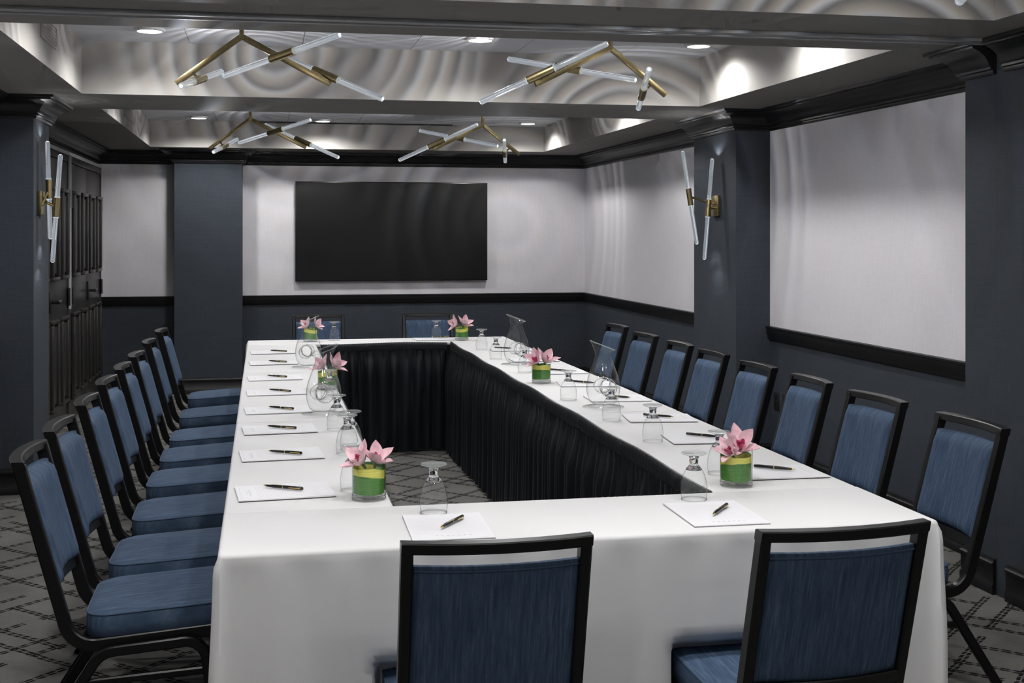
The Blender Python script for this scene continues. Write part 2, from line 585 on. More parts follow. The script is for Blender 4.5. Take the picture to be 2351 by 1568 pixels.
crown = [(0, CROWN0), (0.014, CROWN0), (0.018, CROWN0 + 0.008), (0.018, CROWN0 + 0.016), (0.030, CROWN0 + 0.020), (0.030, CROWN0 + 0.030),
         (0.036, CROWN0 + 0.034), (0.042, CROWN0 + 0.052), (0.056, CROWN0 + 0.074), (0.078, CROWN0 + 0.092), (0.100, CROWN0 + 0.102), (0.112, CROWN0 + 0.106),
         (0.112, CROWN0 + 0.114), (0.128, CROWN0 + 0.118), (0.130, ZS), (0, ZS)]
pathA = [(3.03, 4.69), (3.03, 4.45), (XR, 4.45), (XR, YF), (XL, YF), (XL, 7.73), (-1.314, 7.73), (-1.314, 8.26), (XL, 8.26), (XL, YB), (-0.822, YB), (-0.822, 12.27),
         (-0.192, 12.27), (-0.192, YB), (XR, YB), (XR, 8.54), (3.03, 8.54), (3.03, 7.73), (XR, 7.73), (XR, 5.01), (3.03, 5.01), (3.03, 4.77)]
struct('trim_1', sweep_plan(nb(), pathA, crown), 'black_trim', 50)

base = [(0, 0), (0.018, 0), (0.018, 0.040), (0.014, 0.044), (0.014, 0.118), (0.020, 0.122), (0.020, 0.132), (0.012, 0.138), (0.010, 0.148), (0, 0.150)]
struct('baseboard_right', sweep_plan(nb(), [(XR, YB), (XR, 8.54), (3.03, 8.54), (3.03, 7.73), (XR, 7.73), (XR, 5.01), (3.03, 5.01), (3.03, 4.775)], base), 'black_trim', 50)
struct('baseboard_right_near', sweep_plan(nb(), [(3.03, 4.685), (3.03, 4.45), (XR, 4.45), (XR, YF)], base), 'black_trim', 50)
struct('baseboard_left', sweep_plan(nb(), [(XL, YF), (XL, 7.73), (-1.314, 7.73), (-1.314, 8.26), (XL, 8.26), (XL, 8.50)], base), 'black_trim', 50)
struct('baseboard_back', sweep_plan(nb(), [(XL, YB), (-0.822, YB), (-0.822, 12.27), (-0.192, 12.27), (-0.192, YB), (XR - 0.02, YB)], base), 'black_trim', 50)

rail = [(0, RAIL0), (0.012, RAIL0), (0.022, RAIL0 + 0.012), (0.022, RAIL0 + 0.030), (0.030, RAIL0 + 0.040), (0.030, RAIL1 - 0.016), (0.036, RAIL1 - 0.012), (0.036, RAIL1 - 0.002), (0.030, RAIL1), (0, RAIL1)]
struct('trim_2', sweep_plan(nb(), [(-0.192, YB), (XR, YB), (XR, 8.54)], rail), 'black_trim', 50)
struct('trim_3', sweep_plan(nb(), [(XR, 7.73), (XR, 5.01)], rail), 'black_trim', 50)
struct('trim_4', sweep_plan(nb(), [(XL, YB), (-0.822, YB)], rail), 'black_trim', 50)
struct('trim_5', sweep_plan(nb(), [(XR, 4.45), (XR, YF), (XL, YF), (XL, 7.73)], rail), 'black_trim', 50)

# ------------------------------------------------------------------ ceiling with three coffers
CX0, CX1 = -1.02, 2.71
COFF = [(1.80, 4.28, 2.63), (5.05, 7.53, 2.63), (8.42, 12.0, 2.57), (-1.45, 1.03, 2.63)]
bm = nb()
box(bm, XL, XR, YF, YB, 2.72, ZTOP)
ceil = struct('ceiling', bm, 'joint', 0)
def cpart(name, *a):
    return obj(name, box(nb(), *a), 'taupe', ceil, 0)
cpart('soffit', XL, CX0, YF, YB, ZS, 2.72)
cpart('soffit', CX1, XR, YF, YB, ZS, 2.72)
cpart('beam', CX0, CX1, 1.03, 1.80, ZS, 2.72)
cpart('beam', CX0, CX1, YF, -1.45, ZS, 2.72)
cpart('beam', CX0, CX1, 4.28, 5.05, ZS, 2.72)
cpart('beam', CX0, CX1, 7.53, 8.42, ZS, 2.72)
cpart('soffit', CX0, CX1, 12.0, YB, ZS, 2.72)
xs = [CX0, -0.416, 0.229, 0.874, 1.519, 2.164, CX1]
tile_meshes = {}
for (y0, y1, zc) in COFF:
    if y1 < 2:
        obj('coffer_panel', box(nb(), CX0, CX1, y0, y1, zc, zc + 0.02), 'tile', ceil, 0)
        continue
    e_ = 0.004
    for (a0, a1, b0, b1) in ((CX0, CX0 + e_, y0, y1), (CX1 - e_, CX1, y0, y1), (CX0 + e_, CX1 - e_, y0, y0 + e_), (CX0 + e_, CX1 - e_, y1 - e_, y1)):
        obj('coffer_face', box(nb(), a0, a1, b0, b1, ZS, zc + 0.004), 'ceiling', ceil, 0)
    obj('tile_backing', box(nb(), CX0, CX1, y0, y1, zc + 0.004, zc + 0.02), 'joint', ceil, 0)
    ys = [y1]
    yy = y1 - 0.43
    while yy > y0 + 0.2:
        ys.append(yy)
        yy -= 0.62
    ys.append(y0)
    for i in range(len(xs) - 1):
        for j in range(len(ys) - 1):
            w, d = xs[i + 1] - xs[i] - 0.004, ys[j] - ys[j + 1] - 0.004
            key = (round(w, 3), round(d, 3))
            cx, cy = (xs[i] + xs[i + 1]) / 2, (ys[j] + ys[j + 1]) / 2
            if key not in tile_meshes:
                o = obj('ceiling_tile', box(nb(), -w / 2, w / 2, -d / 2, d / 2, 0, 0.004), 'tile', ceil, 0, (cx, cy, zc))
                tile_meshes[key] = o
            else:
                o = tile_meshes[key].copy()
                C.objects.link(o)
                o.location = (cx, cy, zc)

# downlights
def spot(name, loc, energy, angle, blend, radius, col, parent=None, rot=None):
    l = bpy.data.lights.new(name, 'SPOT')
    l.energy = energy
    l.spot_size = R_(angle)
    l.spot_blend = blend
    l.shadow_soft_size = radius
    l.color = col
    o = bpy.data.objects.new(name, l)
    C.objects.link(o)
    o.location = loc
    if rot is not None:
        o.rotation_euler = rot
    if parent is not None:
        o.parent = parent
    return o

rows = [(0, [(-0.50, 3.00), (0.60, 3.00), (1.65, 3.00), (-0.50, 2.05), (0.60, 2.05), (1.65, 2.05)]),
        (1, [(-0.60, 7.03), (1.21, 7.00), (2.50, 6.97), (-0.60, 5.80), (1.21, 5.80), (2.50, 5.80)]),
        (2, [(-0.56, 11.55), (0.544, 11.66), (2.45, 11.54), (-0.56, 9.10), (0.544, 9.10), (2.45, 9.10)]),
        (3, [(-0.60, 0.45), (1.21, 0.45), (2.50, 0.45), (-0.60, -0.80), (1.21, -0.80), (2.50, -0.80)])]  # unseen lamps behind the camera, added to fill the front
cofname = ['nearest ceiling coffer', 'middle ceiling coffer', 'far ceiling coffer', 'unseen fill lamp added behind the camera']
xn = {0: 'left', 1: 'middle', 2: 'right'}
for ci, spots in rows:
    zc = COFF[ci][2]
    for k, (x, y) in enumerate(spots):
        t_ = thing('recessed_downlight', 'round recessed downlight, %s in the %s row, %s' % (xn[k % 3], 'far' if k < 3 else 'near', cofname[ci]), 'light', (x, y, zc - 0.012), 0, 'recessed downlights')
        bm = nb()
        lathe(bm, [(0.066, 0.0), (0.066, -0.004), (0.082, -0.002), (0.082, 0.012), (0.066, 0.012), (0.066, 0.0)], 32)
        obj('trim_ring', bm, 'white_paint', t_)
        bm = nb()
        lathe(bm, [(0.0, -0.001), (0.064, -0.001), (0.064, 0.010), (0.0, 0.010)], 32)
        obj('lens', bm, 'lens', t_)
        spot('downlight_beam', (0, 0, -0.008), DOWN_W * (1.0, 1.0, 1.3, 0.5)[ci], 156, 0.55, 0.06, (1, 0.985, 0.965), t_)

# partition track under the beam
tr = thing('partition_track', 'pale metal folding-wall track across the nearest ceiling beam', 'track', (0.855, 4.725, ZS - 0.014))
for yo in (-0.042, 0.042):
    bm = nb()
    box(bm, -2.17, 2.17, yo - 0.012, yo + 0.012, 0, 0.014, 0.002)
    obj('rail', bm, 'alu', tr)
obj('channel', box(nb(), -2.17, 2.17, -0.03, 0.03, 0.006, 0.014), 'ceiling', tr)

# slot diffuser, vents
ld = thing('linear_diffuser', 'thin black slot diffuser in the far ceiling coffer', 'vent', (0.877, 11.93, 2.558))
obj('slot', box(nb(), -0.915, 0.915, -0.02, 0.02, 0.0, 0.012, 0.002), 'black_plastic', ld)
for (ya, yb2, za, zb, lab) in ((6.15, 6.60, 2.44, 2.56, 'pale wall register on the left side of the middle ceiling coffer'), (9.75, 10.55, 2.40, 2.53, 'pale wall register on the left side of the far ceiling coffer')):
    v = thing('air_register', lab, 'vent', (CX0, (ya + yb2) / 2, za))
    w, h = (yb2 - ya) / 2, zb - za
    bm = nb()
    box(bm, 0, 0.010, -w, w, 0, 0.015, 0.002)
    box(bm, 0, 0.010, -w, w, h - 0.015, h, 0.002)
    box(bm, 0, 0.010, -w, -w + 0.015, 0.015, h - 0.015, 0.002)
    box(bm, 0, 0.010, w - 0.015, w, 0.015, h - 0.015, 0.002)
    obj('frame', bm, 'ceiling', v)
    for k in range(5):
        z = 0.018 + (h - 0.036) * (k + 0.5) / 5
        obj('louver', box(nb(), 0.001, 0.006, -w + 0.015, w - 0.015, z - 0.006, z + 0.006), 'ceiling', v)

# ------------------------------------------------------------------ doors on the left wall
def door_pair(name, y0, y1, z1, bm_handle):
    root = bpy.data.objects.new(name, None)
    C.objects.link(root)
    root['kind'] = 'structure'
    root.location = (XL, (y0 + y1) / 2, 0)
    hw = (y1 - y0) / 2
    for s in (-1, 1):
        a, b_ = (-hw, -0.004) if s < 0 else (0.004, hw)
        leaf = obj('door_leaf', box(nb(), 0.0, 0.035, a, b_, 0.012, z1, 0.002), 'door', root)
        cw = (b_ - a) / 2
        for k in range(2):
            c0 = a + k * cw + 0.075
            c1 = a + (k + 1) * cw - 0.075
            for (za, zb) in ((0.20, 0.88), (1.17, 1.87)):
                bm = nb()
                w = 0.05
                # raised frame with a bevelled field inside
                for (p0, p1, q0, q1) in ((c0, c1, za, za + 0.03), (c0, c1, zb - 0.03, zb), (c0, c0 + w, za + 0.03, zb - 0.03), (c1 - w, c1, za + 0.03, zb - 0.03)):
                    box(bm, 0.035, 0.068, p0, p1, q0, q1, 0.008)
                obj('panel_frame', bm, 'door', leaf)
                obj('panel', box(nb(), 0.035, 0.052, c0 + w + 0.02, c1 - w - 0.02, za + 0.05, zb - 0.05, 0.008), 'door', leaf)
        hy = b_ if s > 0 else a
        for zz in (0.25, 1.02, 1.80):
            bm = nb()
            tube(bm, [(0.05, hy - s * 0.012, zz - 0.07), (0.05, hy - s * 0.012, zz + 0.07)], 0.012, 10)
            obj('hinge', bm, 'black_plastic', leaf)
    bm = nb()
    box(bm, 0.035, 0.050, 0.03, 0.10, 0.94, 1.10, 0.004)
    tube(bm, [(0.05, 0.065, 1.02), (0.105, 0.065, 1.02)], 0.012, 10)
    tube(bm, [(0.10, 0.055, 1.02), (0.10, 0.19, 1.02)], 0.013, 10)
    obj('door_handle', bm, 'black_plastic', root)
    for (a, b_) in ((-hw - 0.09, -hw - 0.004), (hw + 0.004, hw + 0.03)):
        obj('casing', box(nb(), 0, 0.045, a, b_, 0, z1 + 0.02, 0.004), 'door', root)
    obj('head_casing', box(nb(), 0, 0.045, -hw - 0.09, hw + 0.03, z1 + 0.004, z1 + 0.055, 0.004), 'door', root)
    obj('head_bead', box(nb(), 0, 0.05, -hw - 0.09, hw + 0.03, z1 + 0.057, z1 + 0.085, 0.002), 'white_paint', root)
    return root
door_pair('door_1', 10.60, 12.50, 2.09, None)
door_pair('door_2', 8.58, 10.46, 2.09, None)
obj_ = struct('trim_6_lit_edge', box(nb(), XL, XL + 0.06, 10.498, 10.512, 0.92, 2.15), 'white_paint', 0)  # white strip paints in the side-lit edge of the post between the doors

# ------------------------------------------------------------------ tables and cloths
TT = 0.76
def folding_table(x0, x1, y0, y1, label):
    cx, cy = (x0 + x1) / 2, (y0 + y1) / 2
    t_ = thing('folding_table', label, 'table', (cx, cy, 0), 0, 'folding tables under the cloths')
    w, d = (x1 - x0) / 2 - 0.014, (y1 - y0) / 2 - 0.014
    obj('tabletop', box(nb(), -w, w, -d, d, 0.728, 0.7565, 0.004), 'table_wood', t_)
    for sx in (-1, 1):
        for sy in (-1, 1):
            px, py = sx * (w - 0.06), sy * (d - 0.06)
            obj('leg', tube(nb(), [(px, py, 0), (px, py, 0.728)], 0.013, 8), 'steel', t_)
    return t_

def smooth01(x):
    x = max(0.0, min(1.0, x))
    return x * x * (3 - 2 * x)

def cloth(x0, x1, y0, y1, zt, zb, label, push=None, seed=0):
    # zb: lower edge on each side (s=near, e=right, n=far, w=left)
    rnd = random.Random(seed)
    rc = 0.012
    pts = []
    step = 0.025
    def side(ax, ay, bx, by, nx, ny, key):
        L = math.hypot(bx - ax, by - ay)
        n = max(2, int(L / step))
        for k in range(n + 1):
            w = k / n
            pts.append((ax + (bx - ax) * w, ay + (by - ay) * w, nx, ny, key, None, min(w, 1 - w) * L))
    def corner(cx, cy, a0, k1, k2):
        for j in range(1, 6):
            a = a0 + (PI / 2) * j / 6
            pts.append((cx + rc * math.cos(a), cy + rc * math.sin(a), math.cos(a), math.sin(a), k1, (k2, j / 6), 0.0))
    side(x0 + rc, y0, x1 - rc, y0, 0, -1, 's')
    corner(x1 - rc, y0 + rc, -PI / 2, 's', 'e')
    side(x1, y0 + rc, x1, y1 - rc, 1, 0, 'e')
    corner(x1 - rc, y1 - rc, 0, 'e', 'n')
    side(x1 - rc, y1, x0 + rc, y1, 0, 1, 'n')
    corner(x0 + rc, y1 - rc, PI / 2, 'n', 'w')
    side(x0, y1 - rc, x0, y0 + rc, -1, 0, 'w')
    corner(x0 + rc, y0 + rc, PI, 'w', 's')
    bm = nb()
    rr = 0.010
    ph = [rnd.uniform(0, 6.28) for _ in range(6)]
    cols = []
    for i, (px, py, nx, ny, key, c2, cd) in enumerate(pts):
        b = zb[key]
        if c2:
            b = b * (1 - c2[1]) + zb[c2[0]] * c2[1]
            long_corner = zb[key] < 0.6 and zb[c2[0]] < 0.6
        else:
            long_corner = False
        s = px * 1.0 + py * 1.0
        col = []
        col.append((px - nx * rr, py - ny * rr, zt))
        depth = zt - b
        arc = min(rr, depth)
        for a in (0.35, 0.7, 1.0):
            th = a * PI / 2 * (arc / rr)
            col.append((px - nx * rr + nx * rr * math.sin(th), py - ny * rr + ny * rr * math.sin(th), zt - rr * (1 - math.cos(th))))
        nrow = 34
        ex, ey, ez = col[-1]
        for k in range(1, nrow + 1):
            w = k / nrow
            z = ez + (b - ez) * w
            d = zt - z
            amp = 0.010 * smooth01(d / 0.5)
            wav = amp * (math.sin(s * 9 + ph[0]) * 0.5 + math.sin(s * 21 + ph[1]) * 0.3 + 0.5)
            wav += 0.003 * smooth01(d / 0.06) * math.sin(s * 40 + ph[2])
            if long_corner:
                wav += 0.012 * smooth01(d / 0.35) * math.sin(c2[1] * PI) + 0.010 * smooth01(d / 0.04)
            X, Y = ex + nx * wav, ey + ny * wav
            if push and key == 's' and not c2:
                Y += push(X, z)
            col.append((X, Y, z))
        cols.append([bm.verts.new(p) for p in col])
    n = len(cols)
    for i in range(n):
        q, w = cols[i], cols[(i + 1) % n]
        for k in range(len(q) - 1):
            bm.faces.new((q[k], w[k], w[k + 1], q[k + 1]))
    f = bm.faces.new([c[0] for c in cols])
    bmesh.ops.triangulate(bm, faces=[f])
    o = obj('tablecloth', bm, 'cloth', None, 60)
    tag(o, label, 'tablecloth', 'white tablecloths')
    return o

def push_front(x, z):
    v = 0.0
    for cx in (0.497, 1.250):
        lat = 1 - smooth01((abs(x - cx) - 0.210) / 0.03)
        v = max(v, lat)
    return 0.085 * v * smooth01((0.500 - z) / 0.06)

IN, SH = 0.735, 0.745
X0, X1, Y0, Y1 = -0.105, 1.757, 3.03, 9.10
HX0, HX1, HY0, HY1 = 0.36, 1.303, 3.495, 8.73
cloth(X0, X1, Y0, HY0, TT + 0.0015, dict(s=0.05, e=0.05, w=0.05, n=0.742), 'white cloth over the near table, hanging to the floor behind two chair backs', push_front, 1)
cloth(X0, X1, HY1, Y1, TT + 0.0015, dict(s=0.742, e=0.45, w=0.45, n=0.30), 'white cloth over the far cross table below the screen', None, 2)
ysegs = [HY0, 5.15, 7.0, HY1]
nm = ['near', 'middle', 'far']
for i in range(3):
    a, b_ = ysegs[i] + 0.001, ysegs[i + 1] - 0.001
    zt = TT + (0.0, 0.001, 0.0)[i]
    cloth(X0, HX0, a, b_, zt, dict(s=0.75, n=0.75, w=0.48, e=0.742), 'white cloth on the %s third of the left-hand table row' % nm[i], None, 10 + i)
    cloth(HX1, X1, a, b_, zt, dict(s=0.75, n=0.75, e=0.48, w=0.742), 'white cloth on the %s third of the right-hand table row' % nm[i], None, 20 + i)
    folding_table(X0, HX0, a, b_, 'folding table under the cloth, %s third of the left-hand row' % nm[i])
    folding_table(HX1, X1, a, b_, 'folding table under the cloth, %s third of the right-hand row' % nm[i])
folding_table(X0, X1, Y0, HY0, 'folding table under the near floor-length cloth')
folding_table(X0, X1, HY1, Y1, 'folding table under the far cross cloth')

# pleated skirts round the inside of the hollow square
def skirt(ax, ay, bx, by, nx, ny, label, seed, ztop=0.757):
    rnd = random.Random(seed)
    L = math.hypot(bx - ax, by - ay)
    dx, dy = (bx - ax) / L, (by - ay) / L
    root = thing('table_skirt', label, 'table skirt', (ax, ay, 0), 0, 'black pleated table skirts')
    # pleat field: sum of irregular folds
    folds = []
    s = 0.0
    while s < L:
        w = rnd.uniform(0.036, 0.10)
        folds.append((s, w, rnd.uniform(0.5, 1.0), rnd.uniform(-0.02, 0.02)))
        s += w
    nS = int(L / 0.007)
    rowsz = [ztop - 0.052, 0.69, 0.675, 0.65, 0.61, 0.55, 0.47, 0.38, 0.29, 0.20, 0.12, 0.06, 0.02]
    panels, pl, edge = [], L / max(1, round(L / 1.25)), 0.0
    bm = nb()
    grid = []
    for i in range(nS + 1):
        s = L * i / nS
        col = []
        for z in rowsz:
            g = smooth01((0.70 - z) / 0.16)
            sh = s + 0.02 * math.sin(s * 5.1 + seed) * (0.7 - z)
            fi = [f for f in folds if f[0] <= sh < f[0] + f[1]]
            f = fi[0] if fi else folds[-1]
            u = (sh - f[0]) / f[1]
            fold = (math.sin(u * PI) ** 0.8 if 0 < u < 1 else 0) * f[2] * 0.046 * (0.2 + 0.8 * g)
            fine = (0.004 * math.sin(s * 2 * PI / 0.020) + 0.003 * math.sin(s * 2 * PI / 0.031 + seed)) * (1 - g)
            big = 0.012 * math.sin(s * 2.3 + seed) * g
            o = 0.006 + fold + fine + big * 0.5 + 0.015 * g * (0.7 - z)
            zz = z
            if z < 0.03:
                zz = 0.012 + 0.012 * (math.sin(s * 1.7 + seed) + 1) * 0.5
            col.append(bm.verts.new((dx * s + nx * o, dy * s + ny * o, zz)))
        grid.append(col)
    for q, w in zip(grid, grid[1:]):
        for k in range(len(rowsz) - 1):
            bm.faces.new((q[k], w[k], w[k + 1], q[k + 1]))
    obj('pleated_panel', bm, 'skirt', root, 80)
    bm = nb()
    grid = []
    for i in range(nS + 1):
        s = L * i / nS
        rip = 0.0026 * math.sin(s * 2 * PI / 0.018)
        cl = s % 0.62
        lip = 0.004 * math.exp(-((cl - 0.31) / 0.02) ** 2)
        top = ztop + 0.0035 + 0.004 * math.sin(s * 7 + seed) + 0.0018 * math.sin(s * 2 * PI / 0.018)
        col = []
        for o, z in ((-0.002, top - 0.004), (0.003, top), (0.007 + rip, top - 0.003), (0.009 + rip + lip, top - 0.020), (0.009 + rip + lip, top - 0.044), (0.008, top - 0.060), (0.002, top - 0.061)):
            col.append(bm.verts.new((dx * s + nx * o, dy * s + ny * o, z)))
        grid.append(col)
    for q, w in zip(grid, grid[1:]):
        for k in range(len(q) - 1):
            bm.faces.new((q[k], w[k], w[k + 1], q[k + 1]))
    obj('shirred_band', bm, 'skirt', root, 80)
skirt(HX1, HY0 + 0.02, HX1, HY1 - 0.004, -1, 0, 'black pleated skirt along the inside of the right-hand table row', 3)
skirt(HX0 + 0.03, HY1, HX1 - 0.03, HY1, 0, -1, 'black pleated skirt on the inside of the far cross table', 4)
skirt(HX0, HY1 - 0.004, HX0, HY0 + 0.02, 1, 0, 'black pleated skirt along the inside of the left-hand table row', 5, 0.744)
skirt(HX1 - 0.03, HY0, HX0 + 0.03, HY0, 0, 1, 'black pleated skirt on the inside of the near table, only its upper hem showing', 6, 0.752)

# ------------------------------------------------------------------ chairs
def build_chair():
    root = thing('banquet_chair', '-', 'chair', (0, 0, 0), 0, 'blue upholstered banquet chairs')
    HW = 0.2075
    TW = 0.026
    # side frames: back post bending into the seat rail
    path = fillet([(-0.3648, 0.856), (-0.222, 0.330), (0.20, 0.362)], [0.085], 8)
    for s in (-1, 1):
        x0, x1 = (HW - TW, HW) if s > 0 else (-HW, -HW + TW)
        obj('side_frame', sweep_yz(nb(), path, x0, x1, 0.036), 'frame', root)
        # legs: one bent tube per side, split front and rear under the seat
        rear = fillet([(-0.345, 0.0), (-0.140, 0.318), (0.02, 0.330)], [0.07], 7)
        front = fillet([(0.02, 0.330), (0.150, 0.340), (0.186, 0.0)], [0.06], 7)
        xa, xb = (HW + 0.001, HW + 0.023) if s > 0 else (-HW - 0.023, -HW - 0.001)
        obj('leg', sweep_yz(nb(), rear, xa, xb, 0.030), 'frame', root)
        obj('leg', sweep_yz(nb(), front, xa, xb, 0.030), 'frame', root)
        st = [Vector((-0.195, 0.232)), Vector((0.162, 0.250))]
        obj('stretcher', sweep_yz(nb(), st, xa + 0.003, xb - 0.003, 0.022), 'frame', root)
    # crosswise bows: top rail and lower back rail, curved back in the middle
    def bow(z0, z1, bowd, depth, name):
        bm = nb()
        rings = []
        n = 14
        for i in range(n + 1):
            x = -HW - 0.0005 + (2 * HW + 0.001) * i / n
            u = x / HW
            zc = (z0 + z1) / 2
            yc = -0.368 + (0.868 - zc) * 0.2714
            yy = yc - bowd * (1 - u * u)
            h, d = (z1 - z0) / 2, depth / 2
            c = 0.003
            prof = [(-d + c, h), (d - c, h), (d, h - c), (d, -h + c), (d - c, -h), (-d + c, -h), (-d, -h + c), (-d, h - c)]
            rings.append([bm.verts.new((x, yy + a - (b * 0.2714), zc + b)) for a, b in prof])
        for q, w in zip(rings, rings[1:]):
            for k in range(8):
                bm.faces.new((q[k], q[(k + 1) % 8], w[(k + 1) % 8], w[k]))
        bm.faces.new(rings[0])
        bm.faces.new(rings[-1])
        obj(name, bm, 'frame', root)
    bow(0.844, 0.870, 0.030, 0.036, 'top_rail')
    bow(0.470, 0.502, 0.028, 0.026, 'lower_rail')
    # padded back: bulging front face, flatter back face
    bm = nb()
    nx, nz = 16, 18
    PW = HW - TW + 0.001
    def ring(front):
        g = []
        for j in range(nz + 1):
            z = 0.500 + (0.814 - 0.500) * j / nz
            v = j / nz
            row = []
            for i in range(nx + 1):
                x = -PW + 2 * PW * i / nx
                u = x / PW
                base_y = -0.368 + (0.868 - z) * 0.2714 - 0.028 * (1 - u * u)
                e = min(1.0, min(1 - abs(u), v * 1.3, (1 - v) * 1.3) / 0.16)
                e = math.sqrt(max(0.0, 1 - (1 - e) ** 2))
                y = base_y + (0.010 + 0.026 * e if front else -0.006 - 0.007 * e)
                row.append(bm.verts.new((x, y, z)))
            g.append(row)
        return g
    A, B = ring(True), ring(False)
    for g in (A, B):
        for j in range(nz):
            for i in range(nx):
                bm.faces.new((g[j][i], g[j][i + 1], g[j + 1][i + 1], g[j + 1][i]))
    for j in range(nz):
        bm.faces.new((A[j][0], A[j + 1][0], B[j + 1][0], B[j][0]))
        bm.faces.new((A[j][nx], A[j + 1][nx], B[j + 1][nx], B[j][nx]))
    for i in range(nx):
        bm.faces.new((A[0][i], A[0][i + 1], B[0][i + 1], B[0][i]))
        bm.faces.new((A[nz][i], A[nz][i + 1], B[nz][i + 1], B[nz][i]))
    pad = obj('backrest', bm, 'fabric', root, 60)
    # piping across the top of the back panel
    bm = nb()
    pts = []
    for i in range(15):
        x = -PW + 0.004 + (2 * PW - 0.008) * i / 14
        u = x / PW
        z = 0.804
        pts.append((x, -0.368 + (0.868 - z) * 0.2714 - 0.028 * (1 - u * u) - 0.0105, z))
    tube(bm, pts, 0.0028, 6)
    obj('piping', bm, 'piping', pad)
    # seat cushion: rounded rear corners, slight crown, boxed sides
    def outline(inset):
        w, y0, y1 = 0.205 - inset, -0.188 + inset, 0.200 - inset
        rb, rf = 0.075, 0.04
        o = []
        for (cx, cy, a0, r) in ((w - rb, y0 + rb, -PI / 2, rb), (w - rf, y1 - rf, 0, rf), (-w + rf, y1 - rf, PI / 2, rf), (-w + rb, y0 + rb, PI, rb)):
            for k in range(7):
                a = a0 + PI / 2 * k / 6
                o.append((cx + r * math.cos(a), cy + r * math.sin(a)))
        return o
    def zrail(y):
        return 0.362 + (y - 0.0) * 0.062
    bm = nb()
    levels = [(0.004, 0.0), (0.0, 0.004), (-0.002, 0.030), (-0.001, 0.060), (0.001, 0.0665), (0.005, 0.0695), (0.03, 0.0740), (0.10, 0.0785)]
    rings = [[bm.verts.new((x, y, zrail(y) + h)) for x, y in outline(ins)] for ins, h in levels]
    n = len(rings[0])
    for q, w in zip(rings, rings[1:]):
        for k in range(n):
            bm.faces.new((q[k], q[(k + 1) % n], w[(k + 1) % n], w[k]))
    bm.faces.new(rings[0])
    bm.faces.new(rings[-1])
    seat = obj('seat', bm, 'fabric', root, 50)
    bm = nb()
    loop = [(x, y, zrail(y) + 0.066) for x, y in outline(0.0005)]
    tube(bm, loop + [loop[0]], 0.0032, 6, False)
    obj('piping', bm, 'piping', seat)
    # underseat brace
    obj('seat_brace', box(nb(), -HW + TW, HW - TW, -0.02, 0.02, 0.330, 0.350, 0.003), 'frame', root)
    return root

chair0 = build_chair()
chair_used = [False]
def place_chair(x, y, rz, label):
    if not chair_used[0]:
        chair_used[0] = True
        chair0.location = (x, y, 0)
        chair0.rotation_euler = (0, 0, rz)
        chair0['label'] = label
        return chair0
    return dup(chair0, (x, y, 0), rz, label)

ORD = ['nearest the camera', 'second from the camera', 'third from the camera', 'fourth from the camera', 'fourth from the back wall', 'third from the back wall', 'second from the back wall', 'farthest from the camera']
ly = [3.769, 4.323, 4.974, 5.63, 6.244, 6.862, 7.711, 8.579]
lx = [-0.703, -0.701, -0.694, -0.697, -0.690, -0.685, -0.690, -0.686]
for i in range(8):
    # facing +x: local +y -> world +x
    place_chair(lx[i] + 0.385, ly[i] + 0.2075, -PI / 2 + R_((0.5, -1.0, 0.6, -0.4, 0.8, -0.5, 0.4, -0.8)[i]), 'blue cushioned chair in the row left of the table, %s' % ORD[i])
ry = [(4.194, 3.766), (4.865, 4.40), (5.488, 5.098), (6.117, 5.69), (6.783, 6.345), (7.352, 6.923), (8.05, 7.55), (8.86, 8.34)]
rx = [2.448, 2.438, 2.446, 2.449, 2.460, 2.462, 2.46, 2.50]
ra = [0.0, 2.5, -2.0, 0.5, 0, -1, 2, 2]
for i in range(8):
    cy = (ry[i][0] + ry[i][1]) / 2
    place_chair(rx[i] - 0.385, cy, PI / 2 + R_(ra[i]), 'blue cushioned chair in the row along the right wall, %s' % ORD[i])
place_chair(0.497, 3.005, R_(-0.5), 'blue cushioned chair seen from behind at the near table, left of the two')
place_chair(1.255, 2.968, R_(3.2), 'blue cushioned chair seen from behind at the near table, right of the two')
place_chair(0.435, 9.84, PI + R_(-1), 'blue cushioned chair beyond the far table, behind the two left carafes')
place_chair(1.318, 9.84, PI + R_(-1), 'blue cushioned chair beyond the far table, beside the pink orchids')

# ------------------------------------------------------------------ screen on the back wall
tv = thing('wall_screen', 'large black flat screen mounted on the pale back wall', 'television', (1.275, YB - 0.035, 1.05))
bm = nb()
box(bm, -0.96, 0.96, -0.025, 0.020, 0, 0.988, 0.004)
obj('housing', bm, 'bezel', tv)
obj('screen', box(nb(), -0.950, 0.950, -0.0265, -0.020, 0.012, 0.978), 'screen', tv)
obj('wall_bracket', box(nb(), -0.35, 0.35, 0.018, 0.031, 0.28, 0.70), 'black_plastic', tv)

# ------------------------------------------------------------------ outlets
for y in (7.625, 7.49):
    o = thing('wall_outlet', 'small dark outlet plate low on the right wall, %s the far pilaster' % ('next to' if y > 7.55 else 'farther from'), 'outlet', (XR, y, 0.38))
    obj('plate', box(nb(), -0.008, 0, -0.037, 0.037, 0, 0.115, 0.002), 'outlet', o)
    for z in (0.035, 0.080):
        obj('socket', box(nb(), -0.010, -0.006, -0.014, 0.014, z - 0.014, z + 0.014, 0.003), 'black_plastic', o)

